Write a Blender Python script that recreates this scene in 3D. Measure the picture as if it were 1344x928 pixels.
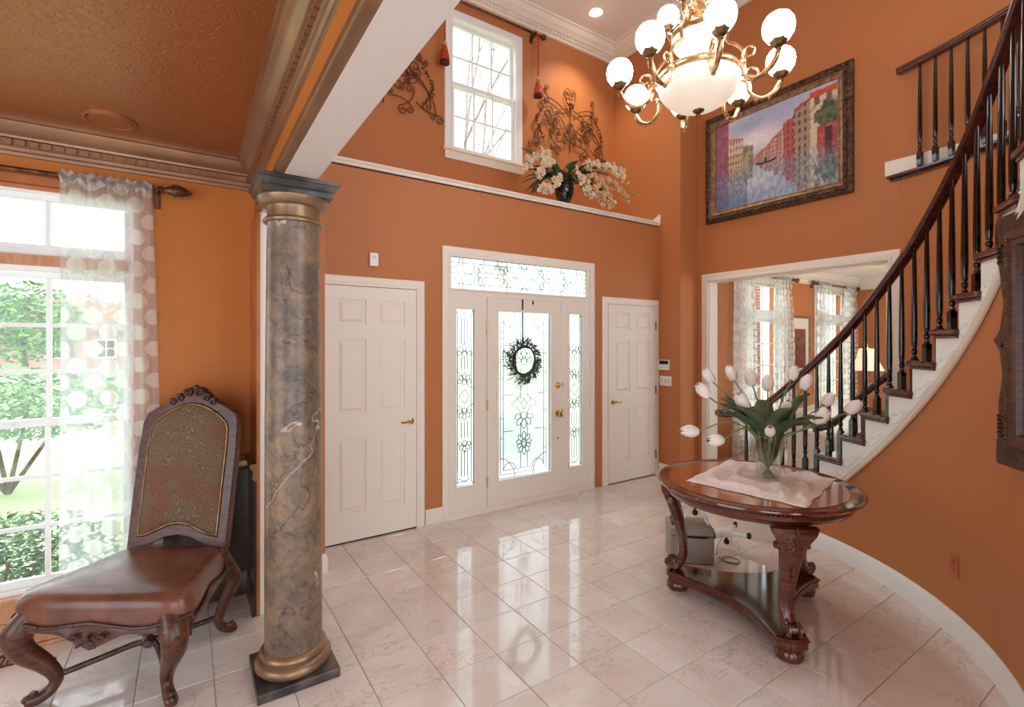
import bpy, bmesh, math, random
from math import sin, cos, pi, radians, sqrt, hypot, atan2
from mathutils import Vector, Matrix
random.seed(7)
scene = bpy.context.scene
for o in list(bpy.data.objects):
    bpy.data.objects.remove(o)

# ---------------------------------------------------------------- camera, sky, exposure
EYE = 1.58
YAW = radians(33.6)
cam_d = bpy.data.cameras.new('camera')
cam = bpy.data.objects.new('camera', cam_d)
scene.collection.objects.link(cam)
cam.location = (0, 0, EYE)
cam.rotation_euler = (pi / 2, 0, -YAW)
cam_d.sensor_fit = 'HORIZONTAL'
cam_d.sensor_width = 36
cam_d.lens = 36 * 642 / 1344
cam_d.shift_y = -14 / 1344
cam_d.clip_start = 0.02
cam_d.clip_end = 300
scene.camera = cam
w = bpy.data.worlds.new('sky')
scene.world = w
w.use_nodes = True
bg = w.node_tree.nodes['Background']
bg.inputs[0].default_value = (0.80, 0.905, 1.0, 1)
bg.inputs[1].default_value = 2.5
vs = scene.view_settings
vs.view_transform = 'Standard'
vs.look = 'None'
vs.gamma = 1
vs.use_curve_mapping = False
vs.exposure = 0.78

# ---------------------------------------------------------------- helpers
def lin(c):
    out = []
    for x in c[:3]:
        x = x / 255.0
        out.append(x / 12.92 if x <= 0.04045 else ((x + 0.055) / 1.055) ** 2.4)
    return (out[0], out[1], out[2], 1)

col = scene.collection


class MB:
    def __init__(s):
        s.v = []; s.f = []; s.uv = None

    def add(s, vs_, fs):
        b = len(s.v)
        s.v.extend([tuple(p) for p in vs_])
        s.f.extend([tuple(i + b for i in f) for f in fs])
        return s

    def box(s, x0, x1, y0, y1, z0, z1):
        return s.add([(x0, y0, z0), (x1, y0, z0), (x1, y1, z0), (x0, y1, z0), (x0, y0, z1), (x1, y0, z1), (x1, y1, z1), (x0, y1, z1)],
                     [(0, 3, 2, 1), (4, 5, 6, 7), (0, 1, 5, 4), (1, 2, 6, 5), (2, 3, 7, 6), (3, 0, 4, 7)])

    def tube(s, path, r, n=8, cap=True, flat=1.0, up=None):
        path = [Vector(p) for p in path]
        m = len(path)
        if not isinstance(r, (list, tuple)):
            r = [r] * m
        tang = []
        for i in range(m):
            t = path[min(i + 1, m - 1)] - path[max(i - 1, 0)]
            tang.append(t.normalized() if t.length > 1e-9 else Vector((0, 0, 1)))
        ref = Vector(up) if up else (Vector((0, 0, 1)) if abs(tang[0].z) < 0.9 else Vector((1, 0, 0)))
        nrm = (ref - tang[0] * ref.dot(tang[0])).normalized()
        vs_, fs = [], []
        for i in range(m):
            nrm = nrm - tang[i] * nrm.dot(tang[i])
            nrm = nrm.normalized() if nrm.length > 1e-6 else Vector((1, 0, 0))
            bi = tang[i].cross(nrm)
            for k in range(n):
                a = 2 * pi * k / n
                vs_.append(path[i] + nrm * (cos(a) * r[i] * flat) + bi * (sin(a) * r[i]))
        for i in range(m - 1):
            for k in range(n):
                k2 = (k + 1) % n
                fs.append((i * n + k, i * n + k2, (i + 1) * n + k2, (i + 1) * n + k))
        if cap:
            fs.append(tuple(range(n - 1, -1, -1)))
            fs.append(tuple((m - 1) * n + k for k in range(n)))
        return s.add(vs_, fs)

    def lathe(s, prof, n=24, c=(0, 0, 0), sx=1, sy=1, rib=None):
        vs_, fs = [], []
        for (r, z) in prof:
            for k in range(n):
                a = 2 * pi * k / n
                q = r * (1 + (rib(k) if rib else 0))
                vs_.append((c[0] + q * cos(a) * sx, c[1] + q * sin(a) * sy, c[2] + z))
        m = len(prof)
        for i in range(m - 1):
            for k in range(n):
                k2 = (k + 1) % n
                fs.append((i * n + k, i * n + k2, (i + 1) * n + k2, (i + 1) * n + k))
        fs.append(tuple(range(n - 1, -1, -1)))
        fs.append(tuple((m - 1) * n + k for k in range(n)))
        return s.add(vs_, fs)

    def prism(s, poly, fn, w0, w1):
        n = len(poly)
        vs_ = [fn(u, v, w0) for u, v in poly] + [fn(u, v, w1) for u, v in poly]
        fs = [tuple(range(n - 1, -1, -1)), tuple(range(n, 2 * n))]
        for k in range(n):
            k2 = (k + 1) % n
            fs.append((k, k2, n + k2, n + k))
        return s.add(vs_, fs)

    def ring(s, outer, inner, fn, w0, w1):
        n = len(outer)
        vs_ = [fn(u, v, w0) for u, v in outer] + [fn(u, v, w0) for u, v in inner] + [fn(u, v, w1) for u, v in outer] + [fn(u, v, w1) for u, v in inner]
        fs = []
        for k in range(n):
            j = (k + 1) % n
            fs += [(k, n + k, n + j, j), (2 * n + k, 2 * n + j, 3 * n + j, 3 * n + k), (k, j, 2 * n + j, 2 * n + k), (n + k, 3 * n + k, 3 * n + j, n + j)]
        return s.add(vs_, fs)

    def loft(s, rings, closed=True, cap0=True, cap1=True):
        n = len(rings[0]); m = len(rings)
        vs_ = [p for r in rings for p in r]
        fs = []
        for i in range(m - 1):
            for k in range(n if closed else n - 1):
                k2 = (k + 1) % n
                fs.append((i * n + k, i * n + k2, (i + 1) * n + k2, (i + 1) * n + k))
        if cap0: fs.append(tuple(range(n - 1, -1, -1)))
        if cap1: fs.append(tuple((m - 1) * n + k for k in range(n)))
        return s.add(vs_, fs)

    def ball(s, c, r, n=8, m=5, sz=1.0):
        prof = [(max(1e-4, r * sin(pi * i / m)), -r * sz * cos(pi * i / m)) for i in range(m + 1)]
        return s.lathe(prof, n, c)

    def build(s, name, mat, parent=None, smooth=False, bevel=0, ang=35, loc=None, rot=None):
        me = bpy.data.meshes.new(name)
        me.from_pydata(s.v, [], s.f)
        me.update()
        bm = bmesh.new(); bm.from_mesh(me)
        bmesh.ops.recalc_face_normals(bm, faces=bm.faces)
        bm.to_mesh(me); bm.free()
        if smooth:
            me.polygons.foreach_set('use_smooth', [True] * len(me.polygons))
            me.set_sharp_from_angle(angle=radians(ang))
        if mat: me.materials.append(mat)
        o = bpy.data.objects.new(name, me)
        col.objects.link(o)
        if parent: o.parent = parent
        if loc: o.location = loc
        if rot: o.rotation_euler = rot
        if bevel:
            b = o.modifiers.new('bevel', 'BEVEL'); b.width = bevel; b.segments = 2; b.limit_method = 'ANGLE'; b.angle_limit = radians(40)
        return o


def tag(o, label, cat, group=None, kind=None):
    o['label'] = label; o['category'] = cat
    if group: o['group'] = group
    if kind: o['kind'] = kind
    return o


def thing(name, label, cat, loc=(0, 0, 0), rz=0, group=None, kind=None):
    o = bpy.data.objects.new(name, None)
    o.empty_display_size = 0.1
    col.objects.link(o)
    o.location = loc; o.rotation_euler = (0, 0, rz)
    return tag(o, label, cat, group, kind)


def copy_tree(o, parent=None):
    c = o.copy(); col.objects.link(c); c.parent = parent
    for ch in list(o.children):
        copy_tree(ch, c)
    return c


def struct(name, mb, mat, label, cat, bevel=0, smooth=False):
    return tag(mb.build(name, mat, None, smooth, bevel), label, cat, None, 'structure')


def bez(pts, n=8):
    """Catmull-Rom through points"""
    P = [Vector(p) for p in pts]
    P = [P[0] * 2 - P[1]] + P + [P[-1] * 2 - P[-2]]
    out = []
    for i in range(1, len(P) - 2):
        for k in range(n):
            t = k / n
            a, b, c, d = P[i - 1], P[i], P[i + 1], P[i + 2]
            out.append(0.5 * ((2 * b) + (c - a) * t + (2 * a - 5 * b + 4 * c - d) * t * t + (3 * b - a - 3 * c + d) * t ** 3))
    out.append(P[-2])
    return out


def interp(tab, x):
    if x <= tab[0][0]: i = 0
    elif x >= tab[-1][0]: i = len(tab) - 2
    else:
        i = 0
        while tab[i + 1][0] < x: i += 1
    (a, fa), (b, fb) = tab[i], tab[i + 1]
    return fa + (fb - fa) * (x - a) / (b - a)


# ---------------------------------------------------------------- materials
def mat(name, rgb, rough=0.5, metal=0.0, spec=0.5, coat=0.0, var=0.0, vscale=8.0, bump=0.0, bscale=40.0, rgb2=None, emit=None, estr=0, trans=0, ior=1.45, sheen=0, detail=4, ramp=(0.35, 0.65), coatrough=0.05):
    m = bpy.data.materials.new(name); m.use_nodes = True
    nt = m.node_tree; b = nt.nodes['Principled BSDF']
    b.inputs['Base Color'].default_value = lin(rgb)
    b.inputs['Roughness'].default_value = rough
    b.inputs['Metallic'].default_value = metal
    b.inputs['Specular IOR Level'].default_value = spec
    b.inputs['Coat Weight'].default_value = coat
    b.inputs['Coat Roughness'].default_value = coatrough
    b.inputs['IOR'].default_value = ior
    b.inputs['Transmission Weight'].default_value = trans
    b.inputs['Sheen Weight'].default_value = sheen
    if emit:
        b.inputs['Emission Color'].default_value = lin(emit); b.inputs['Emission Strength'].default_value = estr
    tc = None
    if var or rgb2 or bump:
        tc = nt.nodes.new('ShaderNodeTexCoord')
    if rgb2:
        n = nt.nodes.new('ShaderNodeTexNoise'); n.inputs['Scale'].default_value = vscale; n.inputs['Detail'].default_value = detail
        nt.links.new(tc.outputs['Object'], n.inputs['Vector'])
        r = nt.nodes.new('ShaderNodeValToRGB')
        r.color_ramp.elements[0].position = ramp[0]; r.color_ramp.elements[1].position = ramp[1]
        r.color_ramp.elements[0].color = lin(rgb); r.color_ramp.elements[1].color = lin(rgb2)
        nt.links.new(n.outputs['Fac'], r.inputs['Fac']); nt.links.new(r.outputs['Color'], b.inputs['Base Color'])
    if bump:
        n = nt.nodes.new('ShaderNodeTexNoise'); n.inputs['Scale'].default_value = bscale; n.inputs['Detail'].default_value = 3
        nt.links.new(tc.outputs['Object'], n.inputs['Vector'])
        bp = nt.nodes.new('ShaderNodeBump'); bp.inputs['Strength'].default_value = bump; bp.inputs['Distance'].default_value = 0.01
        nt.links.new(n.outputs['Fac'], bp.inputs['Height']); nt.links.new(bp.outputs['Normal'], b.inputs['Normal'])
    return m


def wood(name, rgb, rgb2, rough=0.25, coat=0.5, scale=6.0, stretch=(1, 1, 12), bump=0.0):
    m = bpy.data.materials.new(name); m.use_nodes = True
    nt = m.node_tree; b = nt.nodes['Principled BSDF']; L = nt.links.new
    tc = nt.nodes.new('ShaderNodeTexCoord'); mp = nt.nodes.new('ShaderNodeMapping'); mp.inputs['Scale'].default_value = stretch
    n = nt.nodes.new('ShaderNodeTexNoise'); n.inputs['Scale'].default_value = scale; n.inputs['Detail'].default_value = 6; n.inputs['Distortion'].default_value = 0.6
    r = nt.nodes.new('ShaderNodeValToRGB'); r.color_ramp.elements[0].position = .35; r.color_ramp.elements[1].position = .68
    r.color_ramp.elements[0].color = lin(rgb); r.color_ramp.elements[1].color = lin(rgb2)
    L(tc.outputs['Object'], mp.inputs['Vector']); L(mp.outputs['Vector'], n.inputs['Vector']); L(n.outputs['Fac'], r.inputs['Fac']); L(r.outputs['Color'], b.inputs['Base Color'])
    b.inputs['Roughness'].default_value = rough; b.inputs['Coat Weight'].default_value = coat; b.inputs['Coat Roughness'].default_value = 0.08
    if bump:
        v = nt.nodes.new('ShaderNodeTexVoronoi'); v.inputs['Scale'].default_value = 55
        L(tc.outputs['Object'], v.inputs['Vector'])
        bp = nt.nodes.new('ShaderNodeBump'); bp.inputs['Strength'].default_value = bump; bp.inputs['Distance'].default_value = 0.006
        L(v.outputs['Distance'], bp.inputs['Height']); L(bp.outputs['Normal'], b.inputs['Normal'])
    return m


M = {}
M['orange'] = mat('orange_paint', (190, 120, 72), 0.5, bump=0.06, bscale=220, spec=0.35)
M['gold'] = mat('golden_orange_paint', (194, 116, 50), 0.5, bump=0.06, bscale=220, spec=0.35)
M['cream'] = mat('cream_paint', (241, 230, 214), 0.35)
M['white'] = mat('white_paint', (244, 244, 240), 0.35)
M['soffit'] = mat('pale_soffit_paint', (222, 208, 198), 0.6)
M['ceil'] = mat('foyer_ceiling_paint', (246, 238, 230), 0.7)
M['bronze'] = mat('bronze_glazed_trim', (146, 110, 84), 0.3, metal=0.55, rgb2=(166, 124, 92), vscale=5)
M['copper'] = mat('copper_glazed_trim', (196, 124, 70), 0.4, metal=0.25, rgb2=(176, 104, 58), vscale=4)
M['pewter'] = mat('pewter_glazed_trim', (128, 116, 98), 0.3, metal=0.6, rgb2=(98, 84, 66), vscale=6)
M['darkpanel'] = wood('dark_wainscot_wood', (52, 26, 14), (78, 42, 22), 0.35, 0.3)
M['tanwood'] = wood('tan_window_wood', (188, 130, 86), (208, 152, 106), 0.4, 0.2, stretch=(6, 1, 1))
M['mahog'] = wood('mahogany_polished', (64, 24, 12), (102, 44, 22), 0.2, 0.5, 5.0)
M['mahogtop'] = wood('mahogany_table_top', (72, 28, 15), (106, 46, 25), 0.14, 0.8, 3.0, (2, 9, 1))
M['mahoglow'] = wood('mahogany_dark_shelf', (54, 22, 14), (80, 34, 22), 0.12, 0.9, 3.0, (2, 9, 1))
M['mcarve'] = wood('mahogany_carved', (56, 24, 12), (96, 44, 22), 0.3, 0.5, 9.0, (1, 1, 1), 0.5)
M['inlay'] = mat('pale_inlay_band', (170, 96, 52), 0.2, coat=0.7)
M['rail'] = wood('stair_rail_wood', (58, 22, 18), (98, 44, 34), 0.2, 0.7, 5.0, (4, 4, 4))
M['black'] = mat('black_gloss_paint', (12, 11, 11), 0.12, coat=0.6)
M['chairwood'] = wood('chair_brown_wood', (58, 28, 16), (102, 52, 29), 0.38, 0.12, 7.0, (3, 3, 9))
M['chairdark'] = wood('chair_carved_wood', (42, 20, 12), (84, 42, 26), 0.42, 0.1, 10.0, (3, 3, 3), 0.6)
M['leather'] = mat('brown_leather', (96, 56, 42), 0.25, rgb2=(122, 74, 54), vscale=7, bump=0.12, bscale=160, coat=0.15)
M['brass'] = mat('antique_brass', (222, 190, 142), 0.26, metal=0.9, rgb2=(176, 138, 92), vscale=14)
M['brassdk'] = mat('dark_brass', (140, 110, 72), 0.35, metal=0.9, rgb2=(100, 74, 44), vscale=20)
M['gilt'] = mat('polished_gilt_brass', (214, 178, 110), 0.15, metal=1.0)
M['iron'] = mat('bronzed_iron', (78, 50, 32), 0.5, metal=0.4, rgb2=(116, 76, 46), vscale=30)
M['finial'] = mat('bronze_finial', (70, 42, 28), 0.35, metal=0.6, rgb2=(132, 86, 54), vscale=40)
M['goldpaint'] = mat('bronze_gold_painted_ring', (158, 122, 84), 0.34, metal=0.5, rgb2=(132, 108, 86), vscale=9)
M['came'] = mat('lead_came', (46, 54, 54), 0.4, metal=0.6)
M['plastic'] = mat('white_plastic', (240, 240, 236), 0.35)
M['darkplastic'] = mat('dark_plastic', (26, 28, 32), 0.25)
M['plate'] = mat('painted_outlet_plate', (190, 104, 70), 0.4)
M['ivory'] = mat('ivory_plastic', (226, 196, 166), 0.4)
M['greyfab'] = mat('grey_fabric', (168, 154, 144), 0.9, rgb2=(146, 132, 122), vscale=160, bump=0.25, bscale=300)
M['tulip'] = mat('white_tulip_petal', (250, 246, 240), 0.5, rgb2=(240, 230, 216), vscale=12)
M['stem'] = mat('tulip_stem_green', (118, 140, 84), 0.5)
M['tleaf'] = mat('tulip_leaf_green', (58, 78, 52), 0.45, rgb2=(88, 106, 74), vscale=9)
M['gleaf'] = mat('glossy_leaf_green', (52, 84, 56), 0.4, rgb2=(116, 146, 108), vscale=14)
M['dleaf'] = mat('dark_leaf_green', (30, 48, 26), 0.5, rgb2=(52, 70, 36), vscale=14)
M['orchid'] = mat('cream_orchid', (236, 222, 194), 0.6, rgb2=(214, 190, 150), vscale=25)
M['peach'] = mat('peach_orchid', (206, 160, 112), 0.6, rgb2=(228, 196, 152), vscale=25)
M['rust'] = mat('rust_flower', (190, 92, 44), 0.6)
M['urn'] = mat('black_urn', (20, 18, 24), 0.2, coat=0.5)
M['twig'] = mat('wreath_twig', (60, 58, 46), 0.8, rgb2=(92, 90, 74), vscale=30)
M['ribbon'] = mat('dark_green_ribbon', (28, 60, 50), 0.5)
M['tassel'] = mat('red_tassel', (166, 40, 22), 0.7, rgb2=(206, 96, 52), vscale=60, bump=0.4, bscale=200)
M['tasselgold'] = mat('gold_tassel_cord', (206, 160, 100), 0.6, bump=0.4, bscale=200)
M['tasseldark'] = mat('maroon_fringe', (86, 18, 22), 0.8, bump=0.4, bscale=220)
M['grout'] = mat('tile_grout', (166, 146, 134), 0.8)
M['carpet'] = mat('cream_carpet', (214, 200, 184), 0.95, bump=0.3, bscale=200)
M['sofa'] = mat('cream_sofa_fabric', (232, 224, 210), 0.9, bump=0.15, bscale=120)
M['shade'] = mat('cream_lampshade', (248, 232, 204), 0.8, emit=(255, 230, 196), estr=0.25)
M['frame'] = mat('antique_bronze_frame', (118, 90, 66), 0.36, metal=0.5, rgb2=(66, 46, 34), vscale=30, bump=0.5, bscale=70)
M['framegold'] = mat('antique_gold_fillet', (178, 148, 116), 0.35, metal=0.5, rgb2=(134, 102, 78), vscale=20)
M['bark'] = mat('tree_bark', (96, 82, 68), 0.9, rgb2=(126, 112, 96), vscale=8, bump=0.5, bscale=20)
M['palebark'] = mat('pale_bark', (134, 126, 118), 0.9, rgb2=(160, 152, 146), vscale=8)
M['foliage'] = mat('bright_foliage', (84, 130, 62), 0.6, rgb2=(140, 178, 100), vscale=2.5)
M['hedge'] = mat('hedge_foliage', (44, 84, 44), 0.6, rgb2=(96, 140, 76), vscale=4)
M['autumn'] = mat('autumn_foliage', (190, 130, 92), 0.7, rgb2=(214, 168, 120), vscale=3)
M['lawn'] = mat('lawn_grass', (156, 176, 120), 0.9, rgb2=(184, 194, 148), vscale=1.2, bump=0.3, bscale=60)
M['street'] = mat('pale_street', (196, 194, 190), 0.9)
M['porch'] = mat('porch_concrete', (196, 192, 186), 0.8)
M['roofing'] = mat('grey_shingles', (120, 116, 114), 0.9)


def nodes_of(name):
    m = bpy.data.materials.new(name); m.use_nodes = True
    nt = m.node_tree
    return m, nt, nt.nodes, nt.links.new, nt.nodes['Principled BSDF'], nt.nodes['Material Output']


def mix_shader(N, L, fac, a, b):
    mx = N.new('ShaderNodeMixShader')
    if isinstance(fac, (int, float)): mx.inputs[0].default_value = fac
    else: L(fac, mx.inputs[0])
    L(a, mx.inputs[1]); L(b, mx.inputs[2])
    return mx.outputs[0]


def facing_fac(N, L, f0=0.04, f1=0.8, power=4.0):
    lw = N.new('ShaderNodeLayerWeight'); lw.inputs['Blend'].default_value = 0.5
    pw = N.new('ShaderNodeMath'); pw.operation = 'POWER'; pw.inputs[1].default_value = power
    mr = N.new('ShaderNodeMapRange'); mr.inputs['To Min'].default_value = f0; mr.inputs['To Max'].default_value = f1
    L(lw.outputs['Facing'], pw.inputs[0]); L(pw.outputs[0], mr.inputs[0])
    return mr
# clear window glass
m, nt, N, L, B, O = nodes_of('clear_glass')
tr = N.new('ShaderNodeBsdfTransparent'); gl = N.new('ShaderNodeBsdfGlossy'); gl.inputs['Roughness'].default_value = 0.02
fr = facing_fac(N, L)
L(mix_shader(N, L, fr.outputs[0], tr.outputs[0], gl.outputs[0]), O.inputs[0]); M['glass'] = m
# obscure textured glass of the entrance
m, nt, N, L, B, O = nodes_of('obscure_door_glass')
tc = N.new('ShaderNodeTexCoord'); nz = N.new('ShaderNodeTexNoise'); nz.inputs['Scale'].default_value = 9; nz.inputs['Detail'].default_value = 2; nz.inputs['Distortion'].default_value = 1.5
bp = N.new('ShaderNodeBump'); bp.inputs['Strength'].default_value = 0.5; bp.inputs['Distance'].default_value = 0.03
L(tc.outputs['Object'], nz.inputs['Vector']); L(nz.outputs['Fac'], bp.inputs['Height'])
rf = N.new('ShaderNodeBsdfRefraction'); rf.inputs['IOR'].default_value = 1.12; rf.inputs['Roughness'].default_value = 0.06
tr = N.new('ShaderNodeBsdfTransparent'); tr.inputs[0].default_value = (0.93, 0.97, 0.95, 1)
tl = N.new('ShaderNodeBsdfTranslucent'); tl.inputs[0].default_value = (0.9, 0.94, 0.92, 1)
gl = N.new('ShaderNodeBsdfGlossy'); gl.inputs['Roughness'].default_value = 0.08
L(bp.outputs[0], rf.inputs['Normal']); L(bp.outputs[0], gl.inputs['Normal'])
fr = facing_fac(N, L)
a_ = mix_shader(N, L, 0.55, rf.outputs[0], tr.outputs[0])
a_ = mix_shader(N, L, 0.3, a_, tl.outputs[0])
L(mix_shader(N, L, fr.outputs[0], a_, gl.outputs[0]), O.inputs[0]); M['obscure'] = m
# vase glass
m, nt, N, L, B, O = nodes_of('vase_glass')
tr = N.new('ShaderNodeBsdfTransparent'); tr.inputs[0].default_value = (0.95, 0.97, 0.96, 1)
gl = N.new('ShaderNodeBsdfGlossy'); gl.inputs['Roughness'].default_value = 0.02
fr = facing_fac(N, L)
fr.inputs['To Min'].default_value = .1; L(mix_shader(N, L, fr.outputs[0], tr.outputs[0], gl.outputs[0]), O.inputs[0]); M['vase'] = m
# sheer dotted curtain (UV in metres)
def sheer(name, base, dotcol, op0, op1):
    m, nt, N, L, B, O = nodes_of(name)
    uv = N.new('ShaderNodeUVMap')
    masks = []
    for off in ((0, 0), (0.5, 0.5)):
        mp = N.new('ShaderNodeVectorMath'); mp.operation = 'MULTIPLY_ADD'
        mp.inputs[1].default_value = (7.2, 5.6, 0); mp.inputs[2].default_value = (off[0], off[1], 0)
        fq = N.new('ShaderNodeVectorMath'); fq.operation = 'FRACTION'
        sb = N.new('ShaderNodeVectorMath'); sb.operation = 'SUBTRACT'; sb.inputs[1].default_value = (0.5, 0.5, 0)
        sc = N.new('ShaderNodeVectorMath'); sc.operation = 'DIVIDE'; sc.inputs[1].default_value = (7.2, 5.6, 1)
        ln = N.new('ShaderNodeVectorMath'); ln.operation = 'LENGTH'
        lt = N.new('ShaderNodeMath'); lt.operation = 'LESS_THAN'; lt.inputs[1].default_value = 0.043
        L(uv.outputs[0], mp.inputs[0]); L(mp.outputs[0], fq.inputs[0]); L(fq.outputs[0], sb.inputs[0]); L(sb.outputs[0], sc.inputs[0]); L(sc.outputs[0], ln.inputs[0]); L(ln.outputs['Value'], lt.inputs[0])
        masks.append(lt)
    mx = N.new('ShaderNodeMath'); mx.operation = 'MAXIMUM'
    L(masks[0].outputs[0], mx.inputs[0]); L(masks[1].outputs[0], mx.inputs[1])
    df = N.new('ShaderNodeBsdfDiffuse'); tl = N.new('ShaderNodeBsdfTranslucent')
    cm = N.new('ShaderNodeMix'); cm.data_type = 'RGBA'
    cm.inputs[6].default_value = lin(base); cm.inputs[7].default_value = lin(dotcol); L(mx.outputs[0], cm.inputs[0])
    L(cm.outputs[2], df.inputs[0]); L(cm.outputs[2], tl.inputs[0])
    op = N.new('ShaderNodeMapRange'); op.inputs['To Min'].default_value = op0; op.inputs['To Max'].default_value = op1; L(mx.outputs[0], op.inputs[0])
    tr = N.new('ShaderNodeBsdfTransparent')
    a_ = mix_shader(N, L, 0.62, df.outputs[0], tl.outputs[0])
    L(mix_shader(N, L, op.outputs[0], tr.outputs[0], a_), O.inputs[0])
    return m
M['sheer'] = sheer('sheer_dotted_curtain', (236, 242, 240), (246, 244, 238), 0.42, 0.8)
# lace
m, nt, N, L, B, O = nodes_of('pale_lace')
tc = N.new('ShaderNodeTexCoord'); vo = N.new('ShaderNodeTexVoronoi'); vo.inputs['Scale'].default_value = 62; vo.feature = 'DISTANCE_TO_EDGE'
nz = N.new('ShaderNodeTexNoise'); nz.inputs['Scale'].default_value = 14; nz.inputs['Detail'].default_value = 5
L(tc.outputs['Object'], vo.inputs['Vector']); L(tc.outputs['Object'], nz.inputs['Vector'])
r = N.new('ShaderNodeValToRGB'); r.color_ramp.elements[0].position = .02; r.color_ramp.elements[1].position = .12
r.color_ramp.elements[0].color = lin((253, 250, 246)); r.color_ramp.elements[1].color = lin((240, 226, 218))
L(vo.outputs['Distance'], r.inputs[0]); L(r.outputs[0], B.inputs['Base Color']); B.inputs['Roughness'].default_value = 0.75
bp = N.new('ShaderNodeBump'); bp.inputs['Strength'].default_value = 0.5; bp.inputs['Distance'].default_value = 0.004; L(nz.outputs[0], bp.inputs['Height']); L(bp.outputs[0], B.inputs['Normal'])
tr = N.new('ShaderNodeBsdfTransparent')
r2 = N.new('ShaderNodeValToRGB'); r2.color_ramp.elements[0].position = .03; r2.color_ramp.elements[1].position = .2
r2.color_ramp.elements[0].color = (1, 1, 1, 1); r2.color_ramp.elements[1].color = (.95, .95, .95, 1)
L(vo.outputs['Distance'], r2.inputs[0])
L(mix_shader(N, L, r2.outputs[0], tr.outputs[0], B.outputs[0]), O.inputs[0]); M['lace'] = m
# polished marble tile
m, nt, N, L, B, O = nodes_of('polished_rose_marble')
tc = N.new('ShaderNodeTexCoord'); oi = N.new('ShaderNodeObjectInfo')
sc = N.new('ShaderNodeVectorMath'); sc.operation = 'MULTIPLY_ADD'; sc.inputs[1].default_value = (37, 91, 53)
cb = N.new('ShaderNodeCombineXYZ')
for i in range(3): L(oi.outputs['Random'], cb.inputs[i])
L(cb.outputs[0], sc.inputs[0]); L(tc.outputs['Object'], sc.inputs[2])
n1 = N.new('ShaderNodeTexNoise'); n1.inputs['Scale'].default_value = 3.2; n1.inputs['Detail'].default_value = 5; n1.inputs['Distortion'].default_value = 0.8
L(sc.outputs[0], n1.inputs['Vector'])
r = N.new('ShaderNodeValToRGB'); e = r.color_ramp.elements
e[0].position = .3; e[0].color = lin((238, 234, 228)); e[1].position = .72; e[1].color = lin((230, 213, 203))
L(n1.outputs[0], r.inputs[0])
tone = N.new('ShaderNodeMix'); tone.data_type = 'RGBA'; tone.blend_type = 'MULTIPLY'; tone.inputs[0].default_value = 1
tr_ = N.new('ShaderNodeValToRGB'); tr_.color_ramp.elements[0].color = (1, .98, .97, 1); tr_.color_ramp.elements[1].color = (.91, .9, .885, 1)
L(oi.outputs['Random'], tr_.inputs[0]); L(r.outputs[0], tone.inputs[6]); L(tr_.outputs[0], tone.inputs[7])
n2 = N.new('ShaderNodeTexNoise'); n2.inputs['Scale'].default_value = 4.0; n2.inputs['Detail'].default_value = 8; n2.inputs['Roughness'].default_value = .62; n2.inputs['Distortion'].default_value = 1.6
mpv = N.new('ShaderNodeMapping'); mpv.inputs['Scale'].default_value = (1, 2.4, 1); mpv.inputs['Rotation'].default_value = (0, 0, 0.5)
L(sc.outputs[0], mpv.inputs[0]); L(mpv.outputs[0], n2.inputs['Vector'])
sb = N.new('ShaderNodeMath'); sb.operation = 'SUBTRACT'; sb.inputs[1].default_value = .5; L(n2.outputs[0], sb.inputs[0])
ab = N.new('ShaderNodeMath'); ab.operation = 'ABSOLUTE'; L(sb.outputs[0], ab.inputs[0])
rv = N.new('ShaderNodeValToRGB'); rv.color_ramp.elements[0].position = 0; rv.color_ramp.elements[0].color = (.5, .5, .5, 1); rv.color_ramp.elements[1].position = .02; rv.color_ramp.elements[1].color = (0, 0, 0, 1)
L(ab.outputs[0], rv.inputs[0])
n3 = N.new('ShaderNodeTexNoise'); n3.inputs['Scale'].default_value = 2.6; L(sc.outputs[0], n3.inputs['Vector'])
r3 = N.new('ShaderNodeValToRGB'); r3.color_ramp.elements[0].position = .42; r3.color_ramp.elements[0].color = (.1, .1, .1, 1); r3.color_ramp.elements[1].position = .62
L(n3.outputs[0], r3.inputs[0])
vm = N.new('ShaderNodeMath'); vm.operation = 'MULTIPLY'; L(rv.outputs[0], vm.inputs[0]); L(r3.outputs[0], vm.inputs[1])
fin = N.new('ShaderNodeMix'); fin.data_type = 'RGBA'; fin.inputs[7].default_value = lin((150, 124, 108))
L(vm.outputs[0], fin.inputs[0]); L(tone.outputs[2], fin.inputs[6]); L(fin.outputs[2], B.inputs['Base Color'])
B.inputs['Roughness'].default_value = 0.06; B.inputs['Specular IOR Level'].default_value = 0.75; M['tile'] = m
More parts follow.
